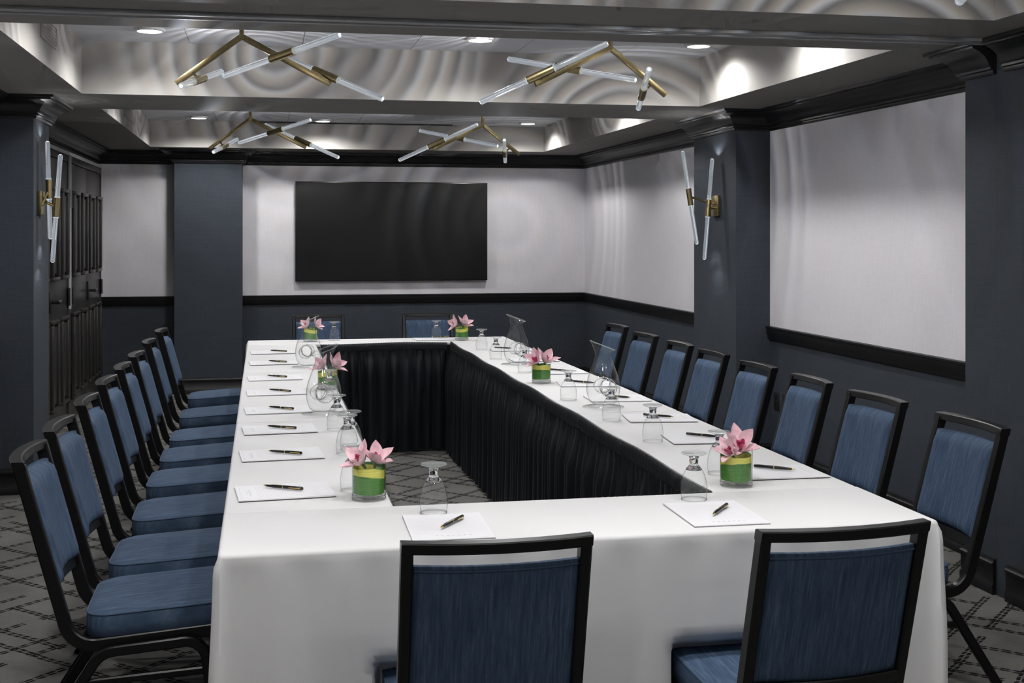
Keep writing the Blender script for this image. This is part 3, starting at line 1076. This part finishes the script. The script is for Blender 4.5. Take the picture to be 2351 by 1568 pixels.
# ------------------------------------------------------------------ chandeliers
def ring_spot(loc, axis, energy, parent, seed, angle=150):
    # light leaving a rod end: the angular pattern has bright rings round the rod axis
    o = spot('rod_light', loc, energy, angle, 0.6, 0.006, (1, 1, 1), parent)
    o.rotation_euler = (-Vector(axis)).to_track_quat('Z', 'Y').to_euler()
    l = o.data
    l.use_nodes = True
    nt = l.node_tree
    em = nt.nodes['Emission']
    tc = nt.nodes.new('ShaderNodeTexCoord')
    sx = nt.nodes.new('ShaderNodeSeparateXYZ')
    nt.links.new(tc.outputs['Normal'], sx.inputs[0])
    th = mth(nt, 'DIVIDE', mth(nt, 'ARCCOSINE', mth(nt, 'ABSOLUTE', sx.outputs[2])), PI / 2)
    nz = noise(nt, tc.outputs['Normal'], 2.2, 2)
    th = mth(nt, 'ADD', th, mth(nt, 'MULTIPLY', mth(nt, 'SUBTRACT', nz, 0.5), 0.022))
    rnd = random.Random(seed)
    stops = [(0.0, (0.5, 0.5, 0.5, 1))]
    p = 0.03
    while p < 0.93 and len(stops) < 27:
        g = rnd.uniform(0.050, 0.092)
        lo = rnd.uniform(0.10, 0.22)
        hi = rnd.uniform(0.55, 1.25)
        stops.append((p + g * 0.30, (lo * 0.95, lo, lo * 1.1, 1)))
        stops.append((p + g * 0.62, (hi * 0.92, hi * 0.97, hi * 1.08, 1)))
        stops.append((p + g * 0.78, (hi * 0.80, hi * 0.73, hi * 0.66, 1)))
        p += g
    stops.append((1.0, (0.05, 0.05, 0.05, 1)))
    nt.links.new(ramp(nt, th, stops), em.inputs[0])
    return o

ARM = [((-0.313, 0.001, -0.239)), ((0.439, 0.084, -0.215))]
RODS = [((-0.090, 0.134, -0.181), (0.460, -0.343, -0.030)), ((0.115, 0.264, -0.020), (0.692, -0.055, -0.300)), ((-0.272, -0.281, -0.283), (-0.106, 0.275, -0.142))]
HOLD = [0.52, 0.52, 0.42]

def rod_assembly(a, b, ph, root, rr=0.0150, hr=0.0205, hl=0.075, plug=True):
    a, b = Vector(a), Vector(b)
    d = (b - a).normalized()
    m = a.lerp(b, ph)
    bm = nb()
    tube(bm, [m - d * hl, m + d * hl], hr, 20)
    h = obj('rod_holder', bm, 'brass', root)
    for s, e in ((-1, a), (1, b)):
        bm = nb()
        p0 = m + d * s * (hl - 0.004)
        u = (e - p0).normalized()
        tube(bm, [p0, e - u * 0.002], rr, 18)
        obj('acrylic_rod', bm, 'acrylic', h)
        bm = nb()
        tube(bm, [m + d * s * (hl - 0.004), m + d * s * (hl + 0.006)], rr + 0.0035, 18)
        obj('collar', bm, 'acrylic', h)
        bm = nb()
        tube(bm, [e + u * 0.0002, e + u * 0.0018], rr * 0.55, 14)
        obj('lit_end', bm, 'rod_end', h)
    return m, d

def build_chandelier(zc_drop, seed):
    root = thing('chandelier', '-', 'chandelier', (0, 0, 0), 0, 'brass branch chandeliers with glowing rods')
    obj('stem', box(nb(), -0.011, 0.011, -0.011, 0.011, -0.01, zc_drop - 0.012, 0.002), 'brass', root)
    obj('canopy', lathe(nb(), [(0.0, zc_drop - 0.014), (0.058, zc_drop - 0.014), (0.060, zc_drop - 0.010), (0.060, zc_drop), (0.0, zc_drop)], 32), 'brass', root)
    for tip in ARM:
        d = Vector(tip)
        L = d.length
        u = d.normalized()
        rot = u.to_track_quat('X', 'Z').to_matrix().to_4x4()
        bm = nb()
        box(bm, -0.006, L, -0.009, 0.009, -0.014, 0.014, 0.0015)
        bmesh.ops.transform(bm, matrix=rot, verts=bm.verts)
        obj('arm', bm, 'brass', root)
    for i, (a, b) in enumerate(RODS):
        m, d = rod_assembly(a, b, HOLD[i], root)
        # joint pin from the holder to the nearest arm
        best = None
        for tip in ARM:
            T = Vector(tip)
            t_ = max(0.1, min(0.95, m.dot(T) / T.dot(T)))
            q = T * t_
            if best is None or (q - m).length < best[0]:
                best = ((q - m).length, q)
        if best[0] > 0.01:
            obj('joint_pin', tube(nb(), [m, best[1]], 0.006, 10), 'brass', root)
    return root

def chandelier_lights(root, seed):
    for i, (a, b) in enumerate(RODS):
        a, b = Vector(a), Vector(b)
        d = (b - a).normalized()
        for p, ax, k in ((b + d * 0.012, d, 0), (a - d * 0.012, -d, 1)):
            ring_spot(p, ax, ROD_W * ((1.0, 1.0, 1.2) if k == (1 if i == 1 else 0) else (0.10, 0.10, 1.1))[i], root, seed + i * 2 + k, 124 if i == 2 or (ax.z > 0 and i == 0) else 88)

ch1 = build_chandelier(0.135, 1)
RB = R_(184.98)
spec_ = [(-0.102, 6.321, 2.494, 0.0, 'brass branch chandelier with glowing rods, left one in the middle coffer'),
         (1.792, 6.355, 2.497, RB, 'brass branch chandelier with glowing rods, right one in the middle coffer'),
         (-0.097, 10.13, 2.430, 0.0, 'brass branch chandelier with glowing rods, left one in the far coffer'),
         (1.786, 10.20, 2.420, RB, 'brass branch chandelier with glowing rods, right one in the far coffer'),
         (-0.102, 3.06, 2.494, 0.0, 'brass branch chandelier with glowing rods, left one in the nearest coffer'),
         (1.792, 3.10, 2.497, RB, 'brass branch chandelier, one rod tip showing at the upper right corner')]
for i, (x, y, z, rz, lab) in enumerate(spec_):
    if i == 0:
        r = ch1
        r.location = (x, y, z)
        r['label'] = lab
    else:
        r = dup(ch1, (x, y, z), rz, lab)
for i, r in enumerate([o for o in C.objects if o.name.startswith('chandelier')]):
    chandelier_lights(r, 100 + i * 10)

# ------------------------------------------------------------------ wall sconces
def sconce(plate_c, nrm, rods, label, seed):
    x, y, z = plate_c
    root = thing('wall_sconce', label, 'sconce', (x, y, z), 0, 'brass wall sconces with glowing rods')
    bm = nb()
    box(bm, min(0, nrm * 0.022), max(0, nrm * 0.022), -0.058, 0.058, -0.07, 0.07, 0.003)
    obj('back_plate', bm, 'brass', root)
    for k, (a, b) in enumerate(rods):
        a, b = Vector(a) - Vector(plate_c), Vector(b) - Vector(plate_c)
        m, d = rod_assembly(a, b, 0.49, root, 0.0135, 0.0185, 0.058)
        start = Vector((nrm * 0.02, -0.02 + 0.04 * k, 0.015 - 0.03 * (1 - k)))
        if m.x * nrm < 0.03:
            start = Vector((nrm * 0.01, start.y, start.z))
        obj('arm', tube(nb(), [start, m], 0.008, 10), 'brass', root)
        ring_spot(b + d * 0.01, d, SCONCE_W, root, seed + k * 2, 140)
        ring_spot(a - d * 0.01, -d, SCONCE_W, root, seed + k * 2 + 1, 140)
sconce((3.03, 8.075, 1.71), -1, [((2.985, 8.05, 2.027), (2.929, 8.05, 1.349)), ((2.792, 8.10, 2.078), (2.894, 8.10, 1.452))], 'brass wall sconce with two pairs of glowing rods on the right pilaster', 300)
sconce((-1.314, 7.915, 1.705), 1, [((-1.272, 7.95, 2.077), (-1.255, 7.95, 1.491)), ((-1.187, 7.88, 1.993), (-1.232, 7.88, 1.352))], 'brass wall sconce with two pairs of glowing rods on the left pilaster', 320)

# ------------------------------------------------------------------ table ware
TZ = TT + 0.0028

def build_goblet():
    root = thing('water_goblet', '-', 'glass', (0, 0, 0), 0, 'upside-down water goblets')
    bm = nb()
    prof = [(0.0355, 0.0), (0.0368, 0.010), (0.0382, 0.022), (0.0385, 0.032), (0.0370, 0.046), (0.0335, 0.062), (0.0285, 0.076), (0.0215, 0.088), (0.0150, 0.0955)]
    lathe(bm, prof, 32)
    obj('bowl', bm, 'glass', root, 60)
    lip = nb()
    lathe(lip, [(0.0345, 0.0), (0.0365, 0.0), (0.0368, 0.0016), (0.0348, 0.0016), (0.0345, 0.0)], 32)
    obj('rim', lip, 'thick_glass', root)
    bm = nb()
    lathe(bm, [(0, 0.0855), (0.012, 0.0845), (0.0200, 0.0835), (0.0235, 0.0848), (0.0215, 0.0885), (0.0148, 0.0962), (0.0122, 0.100), (0.0120, 0.105), (0.0130, 0.110), (0.0122, 0.116), (0.0150, 0.122), (0.0, 0.124)], 28)
    obj('stem', bm, 'thick_glass', root, 50)
    bm = nb()
    lathe(bm, [(0.0150, 0.1225), (0.024, 0.1262), (0.0335, 0.1290), (0.0362, 0.1312), (0.0350, 0.1335), (0.022, 0.1325), (0.0, 0.1315)], 32)
    obj('foot', bm, 'foot_glass', root, 50)
    return root
gob = build_goblet()
gl = [((0.456, 3.380), 'upside-down water goblet on the near cloth, left of centre'),
      ((1.208, 3.406), 'upside-down water goblet on the near cloth at the corner of the black skirt'),
      ((1.418, 3.760), 'upside-down water goblet just behind the nearest right-hand orchid vase'),
      ((1.400, 4.392), 'upside-down water goblet on the right row, second from the camera'),
      ((1.394, 4.925), 'upside-down water goblet on the right row, in front of the nearer right carafe'),
      ((1.370, 5.560), 'upside-down water goblet on the right row, left of the nearer right carafe'),
      ((1.405, 6.700), 'upside-down water goblet on the right row behind the middle orchid vase'),
      ((1.386, 7.460), 'upside-down water goblet on the right row, left of the farther right carafe'),
      ((1.409, 8.095), 'upside-down water goblet on the right row, the farthest one'),
      ((1.228, 8.960), 'upside-down water goblet on the far cloth, beside the orchid vase'),
      ((0.499, 8.980), 'upside-down water goblet on the far cloth, right of the farther left carafe'),
      ((0.262, 3.720), 'upside-down water goblet on the left row, half hidden by the nearest orchid vase'),
      ((0.286, 4.350), 'upside-down water goblet on the left row, front of the touching pair'),
      ((0.306, 4.440), 'upside-down water goblet on the left row, rear of the touching pair'),
      ((0.282, 4.895), 'upside-down water goblet on the left row, in front of the nearer left carafe'),
      ((0.300, 5.800), 'upside-down water goblet on the left row, seen through the nearer left carafe')]
for i, (p, lab) in enumerate(gl):
    if i == 0:
        gob.location = (p[0], p[1], TZ)
        gob['label'] = lab
    else:
        dup(gob, (p[0], p[1], TZ), random.uniform(0, 6), lab)

def build_carafe():
    root = thing('glass_carafe', '-', 'carafe', (0, 0, 0), 0, 'pierced glass carafes')
    prof = [(0.0, 0.0115), (0.030, 0.0115), (0.045, 0.0150), (0.0570, 0.024), (0.0660, 0.040), (0.0720, 0.062), (0.0742, 0.086), (0.0715, 0.112), (0.0650, 0.138), (0.0560, 0.164), (0.0465, 0.188), (0.0392, 0.208), (0.0358, 0.224), (0.0360, 0.238), (0.0420, 0.254), (0.0520, 0.270), (0.0, 0.270)]
    bm = nb()
    lathe(bm, prof, 48)
    bmesh.ops.recalc_face_normals(bm, faces=bm.faces)
    me = bpy.data.meshes.new('carafe_blank')
    bm.to_mesh(me)
    bm.free()
    body = bpy.data.objects.new('carafe_blank', me)
    C.objects.link(body)
    bm = nb()
    lathe(bm, [(0.0, -0.12), (0.060, -0.12), (0.0312, -0.035), (0.0290, 0.0), (0.0312, 0.035), (0.060, 0.12), (0.0, 0.12)], 40)
    bmesh.ops.rotate(bm, cent=(0, 0, 0), matrix=Matrix.Rotation(PI / 2, 3, 'X'), verts=bm.verts)
    bmesh.ops.translate(bm, vec=(0.010, 0, 0.092), verts=bm.verts)
    bmesh.ops.recalc_face_normals(bm, faces=bm.faces)
    cm = bpy.data.meshes.new('carafe_cut')
    bm.to_mesh(cm)
    bm.free()
    cut = bpy.data.objects.new('carafe_cut', cm)
    C.objects.link(cut)
    md = body.modifiers.new('b', 'BOOLEAN')
    md.operation = 'DIFFERENCE'
    md.solver = 'EXACT'
    md.object = cut
    dg = bpy.context.evaluated_depsgraph_get()
    ev = bpy.data.meshes.new_from_object(body.evaluated_get(dg))
    bpy.data.objects.remove(body)
    bpy.data.objects.remove(cut)
    bm = nb()
    bm.from_mesh(ev)
    bpy.data.meshes.remove(ev)
    top = [f for f in bm.faces if all(v.co.z > 0.2695 for v in f.verts)]
    bmesh.ops.delete(bm, geom=top, context='FACES')
    for v in bm.verts:            # pull the lip up into a spout on one side
        k = smooth01((v.co.z - 0.225) / 0.045)
        v.co.z += k * (-v.co.x) * 0.42
        v.co.x -= k * 0.006 * (1 if v.co.x < 0 else 0)
    loose = [v for v in bm.verts if not v.link_faces]
    bmesh.ops.delete(bm, geom=loose, context='VERTS')
    rimz = [v for v in bm.verts if v.is_boundary]
    rim = sorted([tuple(v.co) for v in rimz], key=lambda p: math.atan2(p[1], p[0]))
    b = obj('body', bm, 'glass', root, 40)
    bm = nb()
    if len(rim) > 8:
        tube(bm, rim + [rim[0]], 0.0022, 8, False)
        obj('rim', bm, 'foot_glass', root)
    # glass tube lining the hole
    for s in (-1, 1):
        bm = nb()
        pts = []
        for k in range(33):
            a = 2 * PI * k / 32
            px, pz = 0.010 + 0.0345 * math.cos(a), 0.092 + 0.0345 * math.sin(a)
            rz_ = 0.0742 - 0.9 * max(0, pz - 0.086) ** 1.5 * 6
            yy = math.sqrt(max(1e-6, rz_ ** 2 - px ** 2))
            pts.append((px, s * yy * 0.985, pz))
        tube(bm, pts, 0.0022, 8, False)
        obj('handle_hole_lip', bm, 'thick_glass', root)
    bm = nb()
    lathe(bm, [(0.0905, 0.0003), (0.0915, 0.0018), (0.0895, 0.0032), (0.060, 0.0048), (0.040, 0.0075), (0.030, 0.0113)], 48)
    obj('foot', bm, 'glass', root)
    return root
car = build_carafe()
cl = [((1.460, 5.290), 0.0, 'pierced clear glass carafe on the right row, the nearer one'),
      ((1.443, 7.114), R_(8), 'pierced clear glass carafe on the right row, the farther one'),
      ((0.252, 5.316), PI + R_(12), 'pierced clear glass carafe on the left row, the nearer one'),
      ((0.255, 7.204), PI + R_(-10), 'pierced clear glass carafe on the left row, the farther one')]
for i, (p, rz, lab) in enumerate(cl):
    if i == 0:
        car.location = (p[0], p[1], TZ)
        car.rotation_euler = (0, 0, rz)
        car['label'] = lab
    else:
        dup(car, (p[0], p[1], TZ), rz, lab)

# vases
def build_vase():
    root = thing('cylinder_vase', '-', 'vase', (0, 0, 0), 0, 'clear cylinder vases')
    bm = nb()
    lathe(bm, [(0.0485, 0.010), (0.0488, 0.112), (0.0475, 0.1125)], 48)
    obj('wall', bm, 'glass', root, 60)
    bm = nb()
    lathe(bm, [(0.0, 0.0), (0.047, 0.0), (0.0488, 0.002), (0.0488, 0.0102), (0.044, 0.0125), (0.0, 0.011)], 48)
    obj('base', bm, 'glass', root)
    bm = nb()
    for zz in (0.0010, 0.0112):
        lathe(bm, [(0.0478, zz), (0.0490, zz + 0.0006), (0.0490, zz + 0.0014), (0.0478, zz + 0.0020), (0.0470, zz + 0.001), (0.0478, zz)], 48)
    lathe(bm, [(0.0455, 0.1115), (0.0492, 0.1115), (0.0492, 0.1130), (0.0455, 0.1130), (0.0455, 0.1115)], 48)
    obj('rim', bm, 'thick_glass', root)
    return root

def build_leaf(seed):
    rnd = random.Random(seed)
    bm = nb()
    n, h = 72, 6
    grid = []
    for i in range(n + 1):
        a = 2 * PI * 1.15 * i / n
        r = 0.0479 - 0.0045 * i / n
        top = 0.092 + 0.004 * math.sin(a * 1.3 + seed)
        bot = 0.019 + 0.003 * math.sin(a + seed * 2)
        if i > n * 0.9:
            k = (i - n * 0.9) / (n * 0.1)
            bot += 0.03 * k
        grid.append([bm.verts.new((r * math.cos(a), r * math.sin(a), bot + (top - bot) * j / h)) for j in range(h + 1)])
    for q, w in zip(grid, grid[1:]):
        for j in range(h):
            bm.faces.new((q[j], w[j], w[j + 1], q[j + 1]))
    o = obj('coiled_leaf', bm, 'leaf', None, 60)
    return o

def petal_mesh(L, Wd, cup, curl, twist=0.0):
    bm = nb()
    nl, nw = 12, 8
    g = []
    for i in range(nl + 1):
        v = i / nl
        w = Wd * (math.sin(PI * min(1, v * 0.94 + 0.06)) ** 0.75) * (1 - 0.12 * v)
        if i == nl:
            w = 0.0008
        row = []
        for j in range(nw + 1):
            u = -1 + 2 * j / nw
            x = u * w
            z = cup * (u * u) * (w / Wd) + curl * v * v + 0.0012 * math.sin(v * 9 + u * 4)
            y = L * v
            row.append(bm.verts.new((x, y, z)))
        g.append(row)
    for q, w in zip(g, g[1:]):
        for j in range(nw):
            bm.faces.new((q[j], q[j + 1], w[j + 1], w[j]))
    return bm

PET = {}
def flower(loc, tilt_dir, tilt, spin, scale, label):
    root = thing('orchid_bloom', label, 'flower', loc, 0, 'pink orchid blooms')
    q = Matrix.Rotation(-tilt_dir, 4, 'Z') @ Matrix.Rotation(tilt, 4, 'X') @ Matrix.Rotation(spin, 4, 'Z')
    root.rotation_euler = q.to_euler()
    root.scale = (scale * 1.22, scale * 1.22, scale * 1.22)
    specs = [(0, 0.050, 0.0135, 0.007, 0.010, 30), (72, 0.048, 0.0160, 0.009, 0.012, 42), (144, 0.050, 0.0135, 0.007, 0.008, 24), (216, 0.050, 0.0135, 0.008, 0.010, 28), (288, 0.048, 0.0160, 0.009, 0.012, 46)]
    for k, (a, L, w, cu_, cr, up) in enumerate(specs):
        if k not in PET:
            bm = petal_mesh(L, w, cu_, cr)
            PET[k] = obj('petal', bm, 'petal', root, 80)
            o = PET[k]
        else:
            o = PET[k].copy()
            C.objects.link(o)
            o.parent = root
        o.rotation_euler = (Matrix.Rotation(R_(a), 4, 'Z') @ Matrix.Rotation(R_(up), 4, 'X')).to_euler()
        o.location = (0.002 * -math.sin(R_(a)), 0.002 * math.cos(R_(a)), 0)
    if 'lip' not in PET:
        bm = nb()
        n = 14
        rows_ = []
        for i, (r, z) in enumerate([(0.002, 0.0), (0.0045, 0.007), (0.0060, 0.013), (0.0055, 0.017), (0.0080, 0.021)]):
            rows_.append([bm.verts.new((r * math.cos(2 * PI * k / n) * 1.1, r * math.sin(2 * PI * k / n), z + (0.004 * math.sin(3 * 2 * PI * k / n) if i == 4 else 0))) for k in range(n)])
        for q_, w_ in zip(rows_, rows_[1:]):
            for k in range(n):
                bm.faces.new((q_[k], q_[(k + 1) % n], w_[(k + 1) % n], w_[k]))
        bm.faces.new(rows_[0])
        PET['lip'] = obj('lip', bm, 'magenta', root, 70)
        PET['col'] = obj('throat', tube(nb(), [(0, 0, -0.012), (0, 0, 0.004)], [0.003, 0.0045], 10), 'stem_green', root)
    else:
        for k in ('lip', 'col'):
            o = PET[k].copy()
            C.objects.link(o)
            o.parent = root
    return root

vase = build_vase()
vl = [((0.299, 3.600), 'nearest on the left row', 0.2), ((1.402, 3.575), 'nearest on the right row', 2.0), ((1.391, 6.218), 'middle of the right row', 1.0),
      ((0.312, 6.170), 'on the left row behind the nearer carafe', 3.0), ((1.393, 8.830), 'on the far cloth at the right', 4.2), ((0.330, 8.930), 'on the far cloth behind the farther left carafe', 5.5)]
# blooms: (dx, dy, dz, tilt direction, tilt, spin, scale)
bl = {0: [(-0.030, -0.012, 0.104, R_(62), R_(40), 0.3, 1.0, 'left'), (0.030, 0.004, 0.102, R_(-20), R_(26), 1.1, 0.95, 'right')],
      1: [(0.024, 0.012, 0.106, R_(10), R_(40), 0.2, 1.15, 'right'), (-0.034, -0.016, 0.098, R_(60), R_(52), 0.9, 0.90, 'left')],
      2: [(-0.036, 0.0, 0.106, R_(52), R_(48), 0.5, 1.15, 'left'), (0.026, -0.008, 0.104, R_(-40), R_(26), 0.1, 1.2, 'right')],
      3: [(-0.032, 0.0, 0.104, R_(65), R_(44), 0.0, 1.0, 'left'), (0.038, 0.0, 0.112, R_(-65), R_(52), 0.6, 1.15, 'right')],
      4: [(-0.052, 0.0, 0.114, R_(75), R_(76), 0.3, 1.1, 'left'), (0.022, 0.0, 0.106, R_(-45), R_(34), 0.7, 1.2, 'right')],
      5: [(-0.028, 0.0, 0.104, R_(60), R_(44), 0.2, 1.05, 'left'), (0.050, -0.006, 0.110, R_(-75), R_(60), 0.2, 1.05, 'right')]}
for i, (p, where, rz) in enumerate(vl):
    lab = 'clear glass cylinder vase, %s' % where
    if i == 0:
        vase.location = (p[0], p[1], TZ)
        vase['label'] = lab
    else:
        dup(vase, (p[0], p[1], TZ), rz, lab)
    lf = build_leaf(i)
    lf.location = (p[0], p[1], TZ)
    lf.rotation_euler = (0, 0, rz)
    tag(lf, 'green and yellow leaf in the vase, %s' % where, 'leaf', 'coiled leaves in the vases')
    for (dx, dy, dz, td, ti, sp, sc, side_) in bl[i]:
        flower((p[0] + dx * 0.62, p[1] + dy, TZ + dz - 0.003), td, ti * 0.88, sp, sc * 1.12, 'pink orchid, %s bloom of the vase %s' % (side_, where))

# note pads and pens
def build_pad():
    root = thing('note_pad', '-', 'note pad', (0, 0, 0), 0, 'white note pads')
    bm = nb()
    nx, ny = 6, 8
    def surf(z, bend):
        return [[bm.verts.new((-0.1035 + 0.207 * i / nx, -0.1375 + 0.275 * j / ny, z + bend * (abs(i / nx - 0.5) * 2) ** 3 * (j / ny))) for j in range(ny + 1)] for i in range(nx + 1)]
    T_, B_ = surf(0.0034, 0.002), surf(0.0012, 0.0)
    for g in (T_, B_):
        for i in range(nx):
            for j in range(ny):
                bm.faces.new((g[i][j], g[i + 1][j], g[i + 1][j + 1], g[i][j + 1]))
    for i in range(nx):
        bm.faces.new((T_[i][0], T_[i + 1][0], B_[i + 1][0], B_[i][0]))
        bm.faces.new((T_[i][ny], T_[i + 1][ny], B_[i + 1][ny], B_[i][ny]))
    for j in range(ny):
        bm.faces.new((T_[0][j], T_[0][j + 1], B_[0][j + 1], B_[0][j]))
        bm.faces.new((T_[nx][j], T_[nx][j + 1], B_[nx][j + 1], B_[nx][j]))
    obj('sheets', bm, 'paper', root, 30)
    obj('backing', box(nb(), -0.1035, 0.1035, -0.1375, 0.1375, 0.0, 0.0011), 'card', root)
    return root

def build_pen():
    # lies along +y, tip at +y
    root = thing('ballpoint_pen', '-', 'pen', (0, 0, 0), 0, 'black and gold pens')
    def rod(prof, mat, name, par=root):
        bm = nb()
        lathe(bm, [(r, 0) for r, _ in prof[:0]] + [(r, y) for r, y in prof], 14, True, True)
        bmesh.ops.rotate(bm, cent=(0, 0, 0), matrix=Matrix.Rotation(-PI / 2, 3, 'X'), verts=bm.verts)
        bmesh.ops.translate(bm, vec=(0, 0, 0.0052), verts=bm.verts)
        return obj(name, bm, mat, par, 50)
    rod([(0.0040, -0.067), (0.0050, -0.0655), (0.0051, -0.002)], 'pen_black', 'cap')
    rod([(0.0053, -0.002), (0.0053, 0.001)], 'gold', 'band')
    b = rod([(0.0050, 0.001), (0.0049, 0.035), (0.0034, 0.058)], 'pen_black', 'barrel')
    rod([(0.0034, 0.058), (0.0022, 0.063), (0.0008, 0.068)], 'gold', 'tip')
    obj('clip', box(nb(), -0.0064, -0.0050, -0.062, -0.022, 0.0040, 0.0070, 0.0005), 'gold', root)
    obj('imprint', box(nb(), -0.0012, 0.0012, 0.006, 0.026, 0.0099, 0.01025), 'gold', b)
    return root
pad0, pen0 = build_pad(), build_pen()
first = {'pad': True, 'pen': True}
def put(kind, root, loc, rz, label):
    if first[kind]:
        first[kind] = False
        root.location = loc
        root.rotation_euler = (0, 0, rz)
        root['label'] = label
    else:
        dup(root, loc, rz, label)
def pad(x, y, rz, label):
    put('pad', pad0, (x, y, TZ - 0.0006), rz, label)
def pen(tip, end, z, label):
    # direction from end to tip
    tx, ty, ex, ey = tip[0], tip[1], end[0], end[1]
    ang = math.atan2(ty - ey, tx - ex) - PI / 2
    put('pen', pen0, ((tx + ex) / 2, (ty + ey) / 2, z), ang, label)
PZ = TZ + 0.0052
LP = [(3.735, 0.2, 1.5), (4.365, 0.2, 1.0), (4.930, 0.2, 1.0), (5.470, 0.2, 0.5), (6.080, 0.2, 0.0), (6.690, 0.2, 0.0), (7.480, 0.2, 0), (8.150, 0.2, 0)]
LPEN = [((0.005, 3.794), (0.114, 3.722)), ((0.021, 4.399), (0.13, 4.326)), ((0.017, 4.97), (0.127, 4.893)), ((0.022, 5.524), (0.133, 5.434)), ((0.029, 6.138), (0.132, 6.050)), ((0.022, 6.750), (0.125, 6.660)), ((0.033, 7.525), (0.137, 7.440)), ((0.048, 8.195), (0.15, 8.11))]
for i in range(8):
    pad(0.063, LP[i][0], -PI / 2 + R_(LP[i][2] + 3), 'white ruled note pad on the left row, %s' % ORD[i])
    pen(LPEN[i][0], LPEN[i][1], PZ, 'black and gold pen on the left row, %s' % ORD[i])
RPY = [3.735, 4.400, 4.925, 5.550, 6.115, 6.680, 7.350, 8.040]
RPEN = [((1.657, 3.721), (1.554, 3.809)), ((1.650, 4.375), (1.556, 4.474)), ((1.648, 4.889), (1.546, 4.984)), ((1.649, 5.504), (1.556, 5.604)), ((1.640, 6.080), (1.545, 6.180)), ((1.640, 6.650), (1.548, 6.750)), ((1.640, 7.33), (1.545, 7.43)), ((1.60, 8.03), (1.50, 8.12))]
for i in range(8):
    pad(1.598, RPY[i], PI / 2 + R_((-1, -5, -7, -3, -6, -2, 0, -4)[i]), 'white note pad on the right row, %s' % ORD[i])
    pen(RPEN[i][0], RPEN[i][1], PZ, 'black and gold pen on the right row, %s' % ORD[i])
pad(0.468, 3.205, R_(-1), 'white note pad behind the left of the two near chair backs')
pen((0.444, 3.162), (0.520, 3.276), PZ, 'black and gold pen behind the left of the two near chair backs')
pad(1.200, 3.215, R_(-1), 'white note pad behind the right of the two near chair backs')
pen((1.176, 3.168), (1.260, 3.280), PZ, 'black and gold pen behind the right of the two near chair backs')
pad(1.205, 8.935, PI / 2 + R_(3), 'white note pad on the far cloth beside the orchid vase')
pen((1.21, 9.030), (1.33, 9.050), PZ, 'black and gold pen on the far pad beside the orchid vase')
